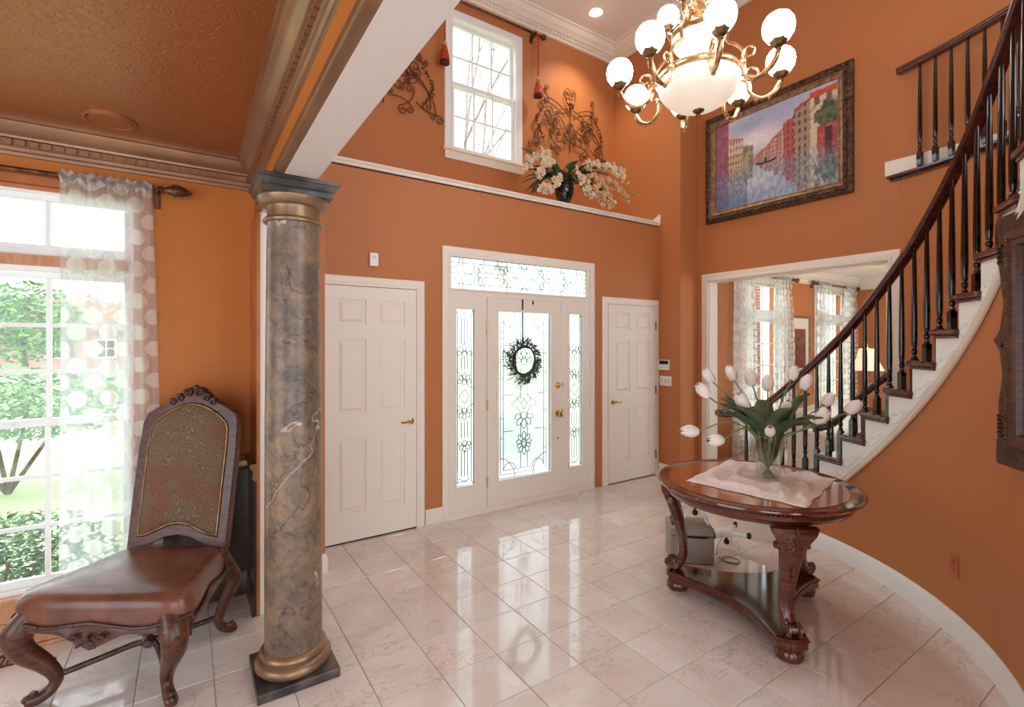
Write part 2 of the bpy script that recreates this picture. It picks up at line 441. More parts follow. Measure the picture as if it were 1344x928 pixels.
# column faux marble
m, nt, N, L, B, O = nodes_of('faux_marble_grey_brown')
tc = N.new('ShaderNodeTexCoord')
n1 = N.new('ShaderNodeTexNoise'); n1.inputs['Scale'].default_value = 6.0; n1.inputs['Detail'].default_value = 9; n1.inputs['Roughness'].default_value = .8; n1.inputs['Distortion'].default_value = .25
L(tc.outputs['Object'], n1.inputs['Vector'])
r = N.new('ShaderNodeValToRGB'); e = r.color_ramp.elements
e[0].position = .3; e[0].color = lin((58, 48, 42)); e[1].position = .72; e[1].color = lin((174, 140, 106))
e2 = r.color_ramp.elements.new(.45); e2.color = lin((104, 86, 72)); e3 = r.color_ramp.elements.new(.58); e3.color = lin((138, 110, 84))
L(n1.outputs[0], r.inputs[0])
def vein(scale, width, dist, seed):
    mp = N.new('ShaderNodeMapping'); mp.inputs['Location'].default_value = (seed, seed * 2, 0); mp.inputs['Rotation'].default_value = (0.6, 0.3, 0)
    n = N.new('ShaderNodeTexNoise'); n.inputs['Scale'].default_value = scale; n.inputs['Detail'].default_value = 6; n.inputs['Distortion'].default_value = dist
    L(tc.outputs['Object'], mp.inputs[0]); L(mp.outputs[0], n.inputs['Vector'])
    s_ = N.new('ShaderNodeMath'); s_.operation = 'SUBTRACT'; s_.inputs[1].default_value = .5; L(n.outputs[0], s_.inputs[0])
    a2 = N.new('ShaderNodeMath'); a2.operation = 'ABSOLUTE'; L(s_.outputs[0], a2.inputs[0])
    rr = N.new('ShaderNodeValToRGB'); rr.color_ramp.elements[0].color = (.8, .8, .8, 1); rr.color_ramp.elements[1].position = width; rr.color_ramp.elements[1].color = (0, 0, 0, 1)
    L(a2.outputs[0], rr.inputs[0]); return rr.outputs[0]
mx1 = N.new('ShaderNodeMix'); mx1.data_type = 'RGBA'; mx1.inputs[7].default_value = lin((34, 30, 30)); L(vein(3.4, .011, 1.2, 3.1), mx1.inputs[0]); L(r.outputs[0], mx1.inputs[6])
mx2 = N.new('ShaderNodeMix'); mx2.data_type = 'RGBA'; mx2.inputs[7].default_value = lin((206, 186, 164)); L(vein(1.1, .0035, .7, 5.2), mx2.inputs[0]); L(mx1.outputs[2], mx2.inputs[6])
L(mx2.outputs[2], B.inputs['Base Color']); B.inputs['Roughness'].default_value = .38; B.inputs['Coat Weight'].default_value = .08; B.inputs['Coat Roughness'].default_value = .15; M['column'] = m
# dark faux marble
M['darkmarble'] = mat('dark_faux_marble', (48, 46, 46), 0.3, rgb2=(112, 98, 86), vscale=9, detail=8, ramp=(.4, .7))
# swirl textured copper ceiling
m, nt, N, L, B, O = nodes_of('swirled_copper_ceiling')
B.inputs['Base Color'].default_value = lin((168, 104, 62)); B.inputs['Metallic'].default_value = .5; B.inputs['Roughness'].default_value = .36
tc = N.new('ShaderNodeTexCoord'); nz = N.new('ShaderNodeTexNoise'); nz.inputs['Scale'].default_value = 18; nz.inputs['Detail'].default_value = 3; nz.inputs['Distortion'].default_value = 3.2
L(tc.outputs['Object'], nz.inputs['Vector'])
rr = N.new('ShaderNodeValToRGB'); rr.color_ramp.elements[0].position = .52; rr.color_ramp.elements[1].position = .62; L(nz.outputs[0], rr.inputs[0])
bp = N.new('ShaderNodeBump'); bp.inputs['Strength'].default_value = .35; bp.inputs['Distance'].default_value = .006; L(rr.outputs[0], bp.inputs['Height']); L(bp.outputs[0], B.inputs['Normal']); M['swirl'] = m
# paisley fabric
m, nt, N, L, B, O = nodes_of('paisley_tapestry')
tc = N.new('ShaderNodeTexCoord')
vo = N.new('ShaderNodeTexVoronoi'); vo.inputs['Scale'].default_value = 24; nzd = N.new('ShaderNodeTexNoise'); nzd.inputs['Scale'].default_value = 9
ad = N.new('ShaderNodeVectorMath'); ad.operation = 'MULTIPLY_ADD'; ad.inputs[1].default_value = (.06, .06, .06)
L(tc.outputs['Object'], nzd.inputs['Vector']); L(nzd.outputs['Color'], ad.inputs[0]); L(tc.outputs['Object'], ad.inputs[2]); L(ad.outputs[0], vo.inputs['Vector'])
sn = N.new('ShaderNodeMath'); sn.operation = 'MULTIPLY'; sn.inputs[1].default_value = 26; L(vo.outputs['Distance'], sn.inputs[0])
s2 = N.new('ShaderNodeMath'); s2.operation = 'SINE'; L(sn.outputs[0], s2.inputs[0])
r = N.new('ShaderNodeValToRGB'); e = r.color_ramp.elements; e[0].position = .2; e[0].color = lin((98, 76, 54)); e[1].position = .9; e[1].color = lin((126, 104, 76))
L(s2.outputs[0], r.inputs[0])
n5 = N.new('ShaderNodeTexNoise'); n5.inputs['Scale'].default_value = 6; L(tc.outputs['Object'], n5.inputs['Vector'])
r5 = N.new('ShaderNodeValToRGB'); r5.color_ramp.elements[0].position = .5; r5.color_ramp.elements[1].position = .62; L(n5.outputs[0], r5.inputs[0])
r5.color_ramp.elements[1].color = (.6, .6, .6, 1)
mx = N.new('ShaderNodeMix'); mx.data_type = 'RGBA'; mx.inputs[7].default_value = lin((118, 62, 38)); L(r5.outputs[0], mx.inputs[0]); L(r.outputs[0], mx.inputs[6])
L(mx.outputs[2], B.inputs['Base Color']); B.inputs['Roughness'].default_value = .75
bp = N.new('ShaderNodeBump'); bp.inputs['Strength'].default_value = .3; bp.inputs['Distance'].default_value = .003; L(s2.outputs[0], bp.inputs['Height']); L(bp.outputs[0], B.inputs['Normal']); M['paisley'] = m
# lamp glass
def glow(name, rgb, e):
    return mat(name, (250, 246, 238), 0.35, emit=rgb, estr=e)
M['globe'] = glow('lit_white_glass_globe', (250, 250, 255), 8.5)
M['bowl'] = mat('lit_alabaster_bowl', (238, 228, 214), 0.3, rgb2=(228, 214, 196), vscale=6, emit=(255, 236, 214), estr=0.28)
M['downlight'] = glow('lit_downlight_lens', (255, 238, 214), 14)
# brick
m, nt, N, L, B, O = nodes_of('red_brick')
tc = N.new('ShaderNodeTexCoord'); mp = N.new('ShaderNodeMapping'); mp.inputs['Rotation'].default_value = (pi / 2, 0, 0)
br = N.new('ShaderNodeTexBrick'); br.inputs['Scale'].default_value = 4.5; br.inputs['Color1'].default_value = lin((168, 104, 84)); br.inputs['Color2'].default_value = lin((146, 86, 70)); br.inputs['Mortar'].default_value = lin((206, 196, 186))
L(tc.outputs['Object'], mp.inputs[0]); L(mp.outputs[0], br.inputs['Vector']); L(br.outputs['Color'], B.inputs['Base Color']); B.inputs['Roughness'].default_value = .9; M['brick'] = m
# painted canvas (vertex colours are the print)
m, nt, N, L, B, O = nodes_of('oil_painted_canvas')
at = N.new('ShaderNodeVertexColor'); at.layer_name = 'paint'; L(at.outputs[0], B.inputs['Base Color']); B.inputs['Roughness'].default_value = .45
tc = N.new('ShaderNodeTexCoord'); nz = N.new('ShaderNodeTexNoise'); nz.inputs['Scale'].default_value = 60; L(tc.outputs['Object'], nz.inputs['Vector'])
bp = N.new('ShaderNodeBump'); bp.inputs['Strength'].default_value = .4; bp.inputs['Distance'].default_value = .004; L(nz.outputs[0], bp.inputs['Height']); L(bp.outputs[0], B.inputs['Normal']); M['canvas'] = m

# ================================================================ SETTING
FW = 3.95      # foyer front wall
UW = 4.70      # upper front wall, set back behind the plant ledge
SX = 4.763     # short side wall
RX = 5.089     # painting wall
LW = 3.514     # window wall of the near room
LC = 2.71      # near-room ceiling
FC = 5.47      # foyer ceiling
LEDGE = 3.03
SOF = 2.34     # soffit of the beam
CC = (2.032, 2.416)   # centre of the curved stair
RI = 2.087
RO = 3.15

def offset_path(pts, d):
    """offset an open 2-D polyline to its right-hand side by d with mitres"""
    out = []
    n = len(pts)
    for i in range(n):
        ds = []
        if i > 0: ds.append(Vector((pts[i][0] - pts[i-1][0], pts[i][1] - pts[i-1][1])).normalized())
        if i < n - 1: ds.append(Vector((pts[i+1][0] - pts[i][0], pts[i+1][1] - pts[i][1])).normalized())
        ns = [Vector((q.y, -q.x)) for q in ds]
        if len(ns) == 1: mvec = ns[0]
        else:
            s = ns[0] + ns[1]
            mvec = s / max(0.2, s.dot(ns[0]))
        out.append((pts[i][0] + mvec.x * d, pts[i][1] + mvec.y * d))
    return out

def mould(mb, path, prof, z):
    """sweep profile (u out of the wall on the right of the path, v up) along a 2-D path at height z"""
    offs = {u: offset_path(path, u) for u in set(p[0] for p in prof)}
    rings = [[(offs[u][i][0], offs[u][i][1], z + v) for (u, v) in prof] for i in range(len(path))]
    return mb.loft(rings)

def holes(mb, axis, a0, a1, z0, z1, t0, t1, hs):
    """wall with rectangular holes; axis 'x' runs along x with thickness in y"""
    A = sorted(set([a0, a1] + [h[0] for h in hs] + [h[1] for h in hs]))
    Z = sorted(set([z0, z1] + [h[2] for h in hs] + [h[3] for h in hs]))
    for i in range(len(A) - 1):
        for k in range(len(Z) - 1):
            ca, cz = (A[i] + A[i+1]) / 2, (Z[k] + Z[k+1]) / 2
            if any(h[0] < ca < h[1] and h[2] < cz < h[3] for h in hs): continue
            if axis == 'x': mb.box(A[i], A[i+1], t0, t1, Z[k], Z[k+1])
            else: mb.box(t0, t1, A[i], A[i+1], Z[k], Z[k+1])
    return mb

# ---- floor with tiles
fl = struct('floor', MB().box(-3.2, 5.3, -2.2, 4.05, -0.12, -0.004), M['grout'], 'polished rose-cream marble tile floor of the foyer', 'floor')
TX, TY = 0.301, 0.293
def tile_mesh():
    b = 0.0025; g = 0.0014; hx, hy = TX / 2 - g, TY / 2 - g
    rings = [[(-hx, -hy, -.012), (hx, -hy, -.012), (hx, hy, -.012), (-hx, hy, -.012)], [(-hx, -hy, -b), (hx, -hy, -b), (hx, hy, -b), (-hx, hy, -b)], [(-hx + b, -hy + b, 0), (hx - b, -hy + b, 0), (hx - b, hy - b, 0), (-hx + b, hy - b, 0)]]
    return MB().loft(rings)
tile0 = None
rest = MB()
for i in range(-15, 14):
    for k in range(-13, 8):
        x = 1.31 + (i + .5) * TX; y = 1.82 + (k + .5) * TY
        if x > 5.0 or y > FW + .12 or x < -3.1: continue
        rr = hypot(x - CC[0], y - CC[1])
        if rr > RI + .22 and atan2(y - CC[1], x - CC[0]) < radians(-8) and x > CC[0] - .2: continue
        if y > LW + .16 and x < .45: continue
        d = x * sin(YAW) + y * cos(YAW); l = x * cos(YAW) - y * sin(YAW)
        if d > 1.75 and abs(l / d) < 1.22:
            if tile0 is None:
                tile0 = tile_mesh().build('tile', M['tile'], fl); t = tile0
            else:
                t = tile0.copy(); col.objects.link(t); t.parent = fl
            t.location = (x, y, random.uniform(-.0004, .0004))
            t.rotation_euler = (random.uniform(-.0012, .0012), random.uniform(-.0012, .0012), 0)
        else:
            q = tile_mesh()
            rest.add([(a + x, b + y, c) for a, b, c in q.v], q.f)
ro = rest.build('tile_field', M['tile'], fl); ro['kind'] = 'stuff'
struct('floor', MB().box(5.3, 10.3, -.6, 4.0, -0.12, 0.0), M['carpet'], 'cream carpet of the sitting room beyond the cased opening', 'floor')

# ---- ceilings
struct('ceiling', MB().box(-3.2, .36, -2.2, LW + .1, LC, LC + .12), M['swirl'], 'swirl-textured copper ceiling over the leather chair', 'ceiling')
struct('ceiling', MB().box(.3, 5.4, -2.2, UW + .15, FC, FC + .12), M['ceil'], 'pale high ceiling above the chandelier', 'ceiling')
struct('ceiling', MB().box(5.24, 10.3, -.6, 4.1, LC, LC + .12), M['white'], 'white ceiling of the sitting room', 'ceiling')

# ---- walls
ENT = (1.90, 3.68, -0.01, 2.41)
struct('wall_front', holes(MB(), 'x', .79, SX, 0, LEDGE - .04, FW, FW + .15, [ENT]), M['orange'], 'orange wall around the glazed front door', 'wall')
W2 = (2.36, 3.17, 3.66, 5.05)
struct('wall_upper', holes(MB(), 'x', .5, SX, LEDGE, FC, UW, UW + .15, [W2]), M['orange'], 'orange upper wall set back behind the plant ledge', 'wall')
struct('wall_ledge', MB().box(.5, SX, FW, UW + .15, LEDGE - .05, LEDGE), M['cream'], 'plant ledge slab over the front door', 'ledge')
struct('wall_side', MB().box(SX, RX + .15, 3.642, UW + .15, 0, FC), M['orange'], 'orange corner pier that carries the keypad', 'wall')
OPEN = (1.735, 3.50, -.01, 2.30)
struct('wall_right', holes(MB(), 'y', -2.2, 3.642, 0, FC, RX, RX + .15, [OPEN]), M['orange'], 'orange wall with cased opening below the canal painting', 'wall')
W1 = (-1.31, -.25, .28, 2.38)
W1b = (-2.63, -1.57, .28, 2.38)
struct('wall_left', holes(MB(), 'x', -3.2, .36, 0, LC, LW, LW + .16, [W1, W1b]), M['gold'], 'golden orange window wall behind the leather chair', 'wall')
struct('wall_stub', MB().box(.36, .79, LW, FW + .15, 0, LEDGE - .04), M['orange'], 'orange return wall between column and closet door', 'wall')
struct('wall_pier', MB().box(.352, .50, 3.17, LW, 0, SOF), M['cream'], 'cream jamb pier behind the marble column', 'wall')
struct('wall_pier_lining', MB().box(.335, .352, 3.165, LW, .0, SOF), M['copper'], 'brown-glazed side of the jamb pier behind the column', 'trim')
# beam and the foyer wall above it
struct('wall_beam', MB().box(.362, .50, -2.2, LW, SOF + .002, LC), M['gold'], 'orange beam face over the marble column', 'beam')
struct('wall_over_beam', MB().box(.362, .50, -2.2, UW + .15, LC, FC), M['orange'], 'orange foyer wall above the beam', 'wall')
struct('trim_soffit', MB().box(.362, .503, -2.2, 3.18, SOF - .004, SOF + .004), M['soffit'], 'pale painted underside of the beam', 'soffit')
struct('wall_west', holes(MB(), 'y', -2.2, LW + .1, 0, LC, -3.3, -3.2, [(-.8, 2.2, .3, 2.4)]), M['gold'], 'unseen golden side wall of the near room with opening added for daylight', 'wall')  # out of view; opening cut to bring more daylight into the near room

struct('wall_back', holes(MB(), 'x', -3.3, 5.24, 0, FC, -2.32, -2.2, [(-2.6, .1, .1, 2.4), (1.0, 4.4, .0, 4.2)]), M['gold'], 'unseen rear wall added behind the viewer, wide openings sized for daylight', 'wall')  # unseen wall added to hold back daylight; openings set how much enters
# ---- mouldings of the near room
CROWN = [(0, 0), (.115, 0), (.115, -.018), (.1, -.022), (.088, -.05), (.068, -.075), (.05, -.088), (.046, -.1), (.03, -.104), (.03, -.142), (.022, -.146), (.02, -.165), (.01, -.172), (.008, -.19), (0, -.194)]
CROWN = [(u * .95, v * .87) for u, v in CROWN]
cr = thing('trim_crown', 'bronze-glazed dentil crown moulding of the near room', 'moulding', kind='structure')
def dentils(parent, a, b, pitch, w_, mk):
    d0 = None
    n = int(abs(b - a) / pitch)
    for i in range(n):
        p = a + (b - a) * (i + .5) / n
        if d0 is None:
            d0 = mk().build('dentil', M['bronze'], parent); d = d0
        else:
            d = d0.copy(); col.objects.link(d); d.parent = parent
        d.location = (p, LW, LC) if parent.get('axis', 'x') == 'x' else (.362, p, LC)
p1 = mould(MB(), [(-3.2, LW), (.362, LW), (.362, -2.2)], CROWN, LC).build('crown', M['bronze'], cr, True, ang=25)
dd = None
for i in range(34):
    o = MB().box(-.018, .018, -.044, -.028, -.121, -.094).build('dentil', M['bronze'], cr) if dd is None else dd.copy()
    if dd is None: dd = o
    else: col.objects.link(o); o.parent = cr
    o.location = (.29 - i * .05, LW, LC)
dd = None
for i in range(56):
    o = MB().box(-.044, -.028, -.018, .018, -.121, -.094).build('dentil', M['bronze'], cr) if dd is None else dd.copy()
    if dd is None: dd = o
    else: col.objects.link(o); o.parent = cr
    o.location = (.362, 3.43 - i * .05, LC)
LOWER = [(0, 0), (.012, 0), (.014, -.02), (.024, -.026), (.026, -.045), (.036, -.05), (.038, -.08), (.03, -.085), (0, -.085)]
struct('trim_beam', mould(MB(), [(.362, 3.18), (.362, -2.2)], LOWER, SOF + .083), M['bronze'], 'grey-bronze moulding along the lower edge of the beam', 'moulding', smooth=True)
# wainscot, chair rail
wn = thing('trim_wainscot', 'dark wood wainscot with chair rail behind the leather chair', 'wainscot', kind='structure')
MB().box(-.20, .335, LW - .012, LW, .0, .84).build('panel_back', M['darkpanel'], wn)
MB().box(.323, .335, 3.17, LW, 0, .84).build('panel_back', M['darkpanel'], wn)
mould(MB(), [(-.20, LW), (.335, LW), (.335, 3.168)], [(0, 0), (.03, 0), (.036, -.012), (.03, -.03), (.02, -.04), (.02, -.07), (.026, -.08), (.012, -.1), (0, -.1)], .88).build('chair_rail', M['bronze'], wn, True)
mould(MB(), [(-.20, LW - .012), (.323, LW - .012), (.323, 3.168)], [(0, 0), (.012, 0), (.012, .12), (.004, .14), (0, .14)], 0).build('skirting', M['darkpanel'], wn, True)
MB().ring([(-.14, .22), (.27, .22), (.27, .70), (-.14, .70)], [(-.12, .24), (.25, .24), (.25, .68), (-.12, .68)], lambda u, v, w_: (u, w_, v), LW - .022, LW - .012).build('panel_moulding', M['darkpanel'], wn)

# ---- foyer crown (cream)
FCROWN = [(0, 0), (.17, 0), (.17, -.02), (.15, -.028), (.12, -.075), (.08, -.1), (.07, -.115), (.045, -.12), (.045, -.15), (.03, -.155), (.025, -.18), (0, -.185)]
fc = thing('trim_foyer_crown', 'cream dentil crown moulding around the high foyer ceiling', 'moulding', kind='structure')
mould(MB(), [(.5, UW), (SX, UW), (SX, 3.642), (RX, 3.642), (RX, -2.2)], FCROWN, FC).build('crown', M['cream'], fc, True, ang=25)
dm = MB()
x = .7
while x < SX - .08:
    dm.box(x, x + .03, UW - .06, UW - .045, FC - .147, FC - .123); x += .05
y = UW - .1
while y > 3.7:
    dm.box(SX - .06, SX - .045, y - .03, y, FC - .147, FC - .123); y -= .05
y = 3.55
while y > 0:
    dm.box(RX - .06, RX - .045, y - .03, y, FC - .147, FC - .123); y -= .05
dmo = dm.build('dentil_row', M['cream'], fc); dmo['kind'] = 'stuff'
# ledge nosing and its wedge return
lg = thing('trim_ledge', 'cream nosing along the front of the plant ledge', 'moulding', kind='structure')
mould(MB(), [(.79, FW), (SX, FW)], [(0, .01), (.022, .01), (.026, 0), (.022, -.012), (.012, -.02), (.012, -.036), (0, -.04)], LEDGE).build('nosing', M['cream'], lg, True)
MB().prism([(FW - .026, LEDGE + .01), (FW - .026, LEDGE + .1), (FW + .16, LEDGE + .01)], lambda u, v, w_: (w_, u, v), SX - .02, SX).build('return_wedge', M['cream'], lg)

# ---- baseboards
BASE = [(0, 0), (.016, 0), (.016, .1), (.01, .115), (.006, .13), (0, .13)]
struct('baseboard_front', mould(MB(), [(1.72, FW), (1.88, FW)], BASE, 0), M['cream'], 'cream baseboard between closet door and entrance', 'baseboard', smooth=True)
struct('baseboard_corner', mould(MB(), [(4.76, FW), (SX, FW), (SX, 3.642), (RX, 3.642), (RX, 3.59)], BASE, 0), M['cream'], 'cream baseboard below the keypad', 'baseboard', smooth=True)
struct('baseboard_stub', mould(MB(), [(.50, 3.17), (.50, LW), (.79, LW), (.79, FW - .03)], BASE, 0), M['cream'], 'cream baseboard of the return wall beside the column', 'baseboard', smooth=True)

# ---- curved stair walls
def pol(r, deg, z):
    a = radians(deg)
    return (CC[0] + r * cos(a), CC[1] + r * sin(a), z)
def zbot(t):       # underside of the stringer
    return .58 + .0352 * (-t - 22.8)
TH0, TH1 = -6.6, -84.0
def arc_wall(r0, r1, t0, t1, zlo, zhi, n=60):
    rings = []
    for i in range(n + 1):
        t = t0 + (t1 - t0) * i / n
        rings.append([pol(r0, t, zlo(t)), pol(r1, t, zlo(t)), pol(r1, t, zhi(t)), pol(r0, t, zhi(t))])
    return MB().loft(rings)
struct('wall_stair', arc_wall(RI, RI + .05, TH0, TH1, lambda t: 0, lambda t: max(.004, zbot(t) + .01)), M['orange'], 'terracotta orange curved wall under the staircase', 'wall', smooth=True)
struct('wall_stairwell', arc_wall(RO, RO + .05, -12.9, TH1, lambda t: 0, lambda t: LEDGE - .03), M['orange'], 'curved orange wall behind the stair balusters', 'wall', smooth=True)
bb = MB()
bb.loft([[pol(RI - u, TH0 + (TH1 - TH0) * i / 60, v) for u, v in BASE] for i in range(61)])
struct('baseboard_stair', bb, M['white'], 'white curved baseboard below the staircase wall', 'baseboard', smooth=True)

# ---- cased opening
co = thing('trim_opening', 'cream casing around the wide opening to the sitting room', 'casing', kind='structure')
y0, y1, zt = OPEN[0], OPEN[1], OPEN[3]
def casing_x(par, xf, y0, y1, zt, w_=.085, sgn=-1):
    prof = [(0, 0), (.02, 0), (.022, .02), (.014, .03), (.012, .07), (.006, w_), (0, w_)]
    # profile: u out of wall, v away from the opening
    path = [(y1, 0), (y1, zt), (y0, zt), (y0, 0)]
    dirs = [(1, 0), (1, 1), (-1, 1), (-1, 0)]
    rings = [[(xf + sgn * u, p[0] + d[0] * v, p[1] + d[1] * v) for u, v in prof] for p, d in zip(path, dirs)]
    return MB().loft(rings).build('casing', M['cream'], par, True, ang=20)
casing_x(co, RX, y0, y1, zt)
MB().box(RX, RX + .15, y1 - .016, y1, 0, zt).build('jamb', M['cream'], co)
MB().box(RX, RX + .15, y0, y0 + .016, 0, zt).build('jamb', M['cream'], co)
MB().box(RX, RX + .15, y0, y1, zt - .016, zt).build('head', M['cream'], co)

def casing_y(par, yf, x0, x1, zt, w_=.075, left=True, z0=0, m_='cream'):
    prof = [(0, 0), (.018, 0), (.02, .018), (.013, .028), (.012, w_ - .012), (.006, w_), (0, w_)]
    path = [(x0, z0), (x0, zt), (x1, zt), (x1, z0)]
    dirs = [(-1, 0), (-1, 1), (1, 1), (1, 0)]
    if not left:
        path = path[1:]; dirs = [(0, 1)] + dirs[2:]
    rings = [[(p[0] + d[0] * v, yf - u, p[1] + d[1] * v) for u, v in prof] for p, d in zip(path, dirs)]
    return MB().loft(rings).build('casing', M[m_], par, True, ang=20)

# ---- six-panel doors
def lever(par, x, z, y, sgn, m_='gilt'):
    h = MB()
    h.lathe([(.024, 0), (.027, .004), (.024, .01), (.012, .014), (.011, .035)], 16)
    hv = [(p[0], -p[2], p[1]) for p in h.v]
    h.v = hv
    h.tube(bez([(0, -.03, 0), (sgn * .03, -.038, .006), (sgn * .07, -.04, -.004), (sgn * .1, -.04, .004)], 5), [.011] * 6 + [.008] * 10, 8)
    return h.build('handle', M[m_], par, True, loc=(x, y, z))
def six_panel(name, label, x0, x1, h, yf, hinge_left, casing_left=True):
    d = thing(name, label, 'door', (0, 0, 0), kind='structure')
    wd = x1 - x0
    st = .105; mid = .1
    cw = (wd - 2 * st - mid) / 2
    cols = [(x0 + st, x0 + st + cw), (x1 - st - cw, x1 - st)]
    rows = [(.235, .82), (1.02, 1.61), (1.725, 1.925)]
    hs = [(a, b, c, e) for a, b in cols for c, e in rows]
    holes(MB(), 'x', x0, x1, .012, h, yf, yf + .02, hs).build('slab', M['cream'], d)
    pm = MB().box(x0 + .01, x1 - .01, yf + .012, yf + .02, .02, h - .01).build('panel_back', M['cream'], d)
    for a, b, c, e in hs:
        q = MB()
        rings = []
        for s_, yy in ((.0, .0119), (.02, .0119), (.04, .002), (.045, .002)):
            rings.append([(a + s_, yf + yy, c + s_), (b - s_, yf + yy, c + s_), (b - s_, yf + yy, e - s_), (a + s_, yf + yy, e - s_)])
        q.loft(rings, cap0=False).build('panel', M['cream'], d)
    hx = x0 if hinge_left else x1
    for z in (.25, 1.02, 1.78):
        MB().lathe([(.007, -.045), (.007, .045), (.009, .046), (.004, .052)], 8, (hx, yf - .008, z)).build('hinge', M['brassdk'], d, True)
    lever(d, x1 - .05 if hinge_left else x0 + .06, .915, yf, -1 if hinge_left else 1)
    casing_y(d, FW, x0 - .006, x1 + .006, h + .006, left=casing_left)
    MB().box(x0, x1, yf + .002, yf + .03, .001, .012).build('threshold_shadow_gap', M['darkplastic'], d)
    return d
six_panel('door_1', 'cream six-panel closet door beside the column, hinged toward the column', .868, 1.632, 2.03, FW - .02, True, False)
six_panel('door_2', 'cream six-panel door next to the keypad, handle toward the entrance', 3.90, 4.672, 2.01, FW - .02, False)

# ---- entrance unit: door_3 with sidelights and transom
en = thing('door_3', 'cream front door with leaded glass, sidelights and transom', 'front door', kind='structure')
holes(MB(), 'x', 1.90, 3.68, 0, 2.41, FW - .01, FW + .05,
      [(1.955, 3.595, 2.065, 2.36), (2.01, 2.21, .275, 1.89), (3.33, 3.52, .275, 1.885), (2.333, 3.25, .0, 2.008)]).build('frame', M['cream'], en)
casing_y(en, FW - .005, 1.955, 3.625, 2.368, .075)
for a, b, c, e in ((1.955, 3.595, 2.065, 2.36), (2.01, 2.21, .275, 1.89), (3.33, 3.52, .275, 1.885)):
    MB().ring([(a - .012, c - .012), (b + .012, c - .012), (b + .012, e + .012), (a - .012, e + .012)], [(a + .006, c + .006), (b - .006, c + .006), (b - .006, e - .006), (a + .006, e - .006)], lambda u, v, w_: (u, w_, v), FW - .022, FW - .008).build('glazing_bead', M['cream'], en, bevel=.003)
holes(MB(), 'x', 2.337, 3.246, .014, 2.004, FW - .018, FW + .025, [(2.455, 3.09, .27, 1.88)]).build('door_leaf', M['cream'], en)
MB().ring([(2.435, .25), (3.11, .25), (3.11, 1.90), (2.435, 1.90)], [(2.46, .275), (3.085, .275), (3.085, 1.875), (2.46, 1.875)], lambda u, v, w_: (u, w_, v), FW - .028, FW - .016).build('glazing_bead', M['cream'], en, bevel=.004)
MB().box(2.34, 3.24, FW - .012, FW + .02, .0, .013).build('sill', M['darkplastic'], en)
MB().box(1.9, 3.68, FW - .03, FW - .012, 0, .05).build('kick_board', M['cream'], en)
MB().box(3.215, 3.245, FW - .04, FW - .018, 1.915, 1.99).build('door_sensor', M['plastic'], en)
MB().tube([(2.86, FW - .024, 1.995), (2.86, FW - .026, 1.96)], .008, 6).build('latch_hook', M['darkplastic'], en)
for z in (.28, 1.0, 1.72):
    MB().lathe([(.007, -.05), (.007, .05)], 8, (2.333, FW - .024, z)).build('hinge', M['brass'], en, True)
# deadbolt + knob
q = MB().lathe([(.032, 0), (.03, .008), (.02, .014), (.018, .022), (.004, .024)], 18); q.v = [(a, -c, b) for a, b, c in q.v]
q.box(-.004, .004, -.04, -.02, -.014, .014)
q.build('deadbolt', M['gilt'], en, True, loc=(3.178, FW - .018, 1.145))
q = MB().lathe([(.034, 0), (.032, .008), (.014, .014), (.013, .034), (.027, .042), (.031, .056), (.022, .068), (.004, .07)], 18); q.v = [(a, -c, b) for a, b, c in q.v]
q.build('knob', M['gilt'], en, True, loc=(3.178, FW - .018, .852))
q = MB().lathe([(.012, 0), (.01, .004), (.004, .006)], 10); q.v = [(a, -c, b) for a, b, c in q.v]
q.build('peep_button', M['gilt'], en, True, loc=(3.178, FW - .018, .60))
MB().box(3.237, 3.244, FW - .021, FW - .018, .80, .9).build('strike_plate', M['gilt'], en)
MB().box(3.237, 3.244, FW - .021, FW - .018, 1.12, 1.17).build('strike_plate', M['gilt'], en)
# glass panes
GY = FW + .012
for a, b, c, e in ((1.955, 3.595, 2.065, 2.36), (2.01, 2.21, .275, 1.89), (3.33, 3.52, .275, 1.885), (2.455, 3.09, .27, 1.88)):
    MB().box(a - .004, b + .004, GY, GY + .004, c - .004, e + .004).build('pane', M['obscure'], en)
# leaded cames
def came_mesh(lines, r=.0034):
    mb = MB()
    for ln in lines:
        mb.tube([(x, GY - .003, z) for x, z in ln], r, 5, up=(0, 1, 0))
    return mb
def arc2(cx, cz, r, a0, a1, n=8, sx=1):
    return [(cx + sx * r * cos(radians(a0 + (a1 - a0) * i / n)), cz + r * sin(radians(a0 + (a1 - a0) * i / n))) for i in range(n + 1)]
def rect2(a, b, c, e):
    return [(a, c), (b, c), (b, e), (a, e), (a, c)]
def petal(cx, cz, ang, l, w_):
    a = radians(ang); dx, dz = cos(a), sin(a)
    pts = []
    for i in range(9):
        t = i / 8
        pts.append((cx + dx * l * t - dz * w_ * sin(pi * t), cz + dz * l * t + dx * w_ * sin(pi * t)))
    for i in range(9):
        t = 1 - i / 8
        pts.append((cx + dx * l * t + dz * w_ * sin(pi * t), cz + dz * l * t - dx * w_ * sin(pi * t)))
    return pts
def palmette(cx, cz, s, up=1):
    out = []
    for ang, l in ((90, 1.0), (50, .9), (130, .9), (10, .75), (170, .75)):
        a = radians(ang * up); out.append(petal(cx + s * .3 * cos(a), cz + s * .3 * sin(a), ang * up, s * l * .85, s * .24))
    out.append(arc2(cx, cz, s * .3, 0, 360, 12))
    return out
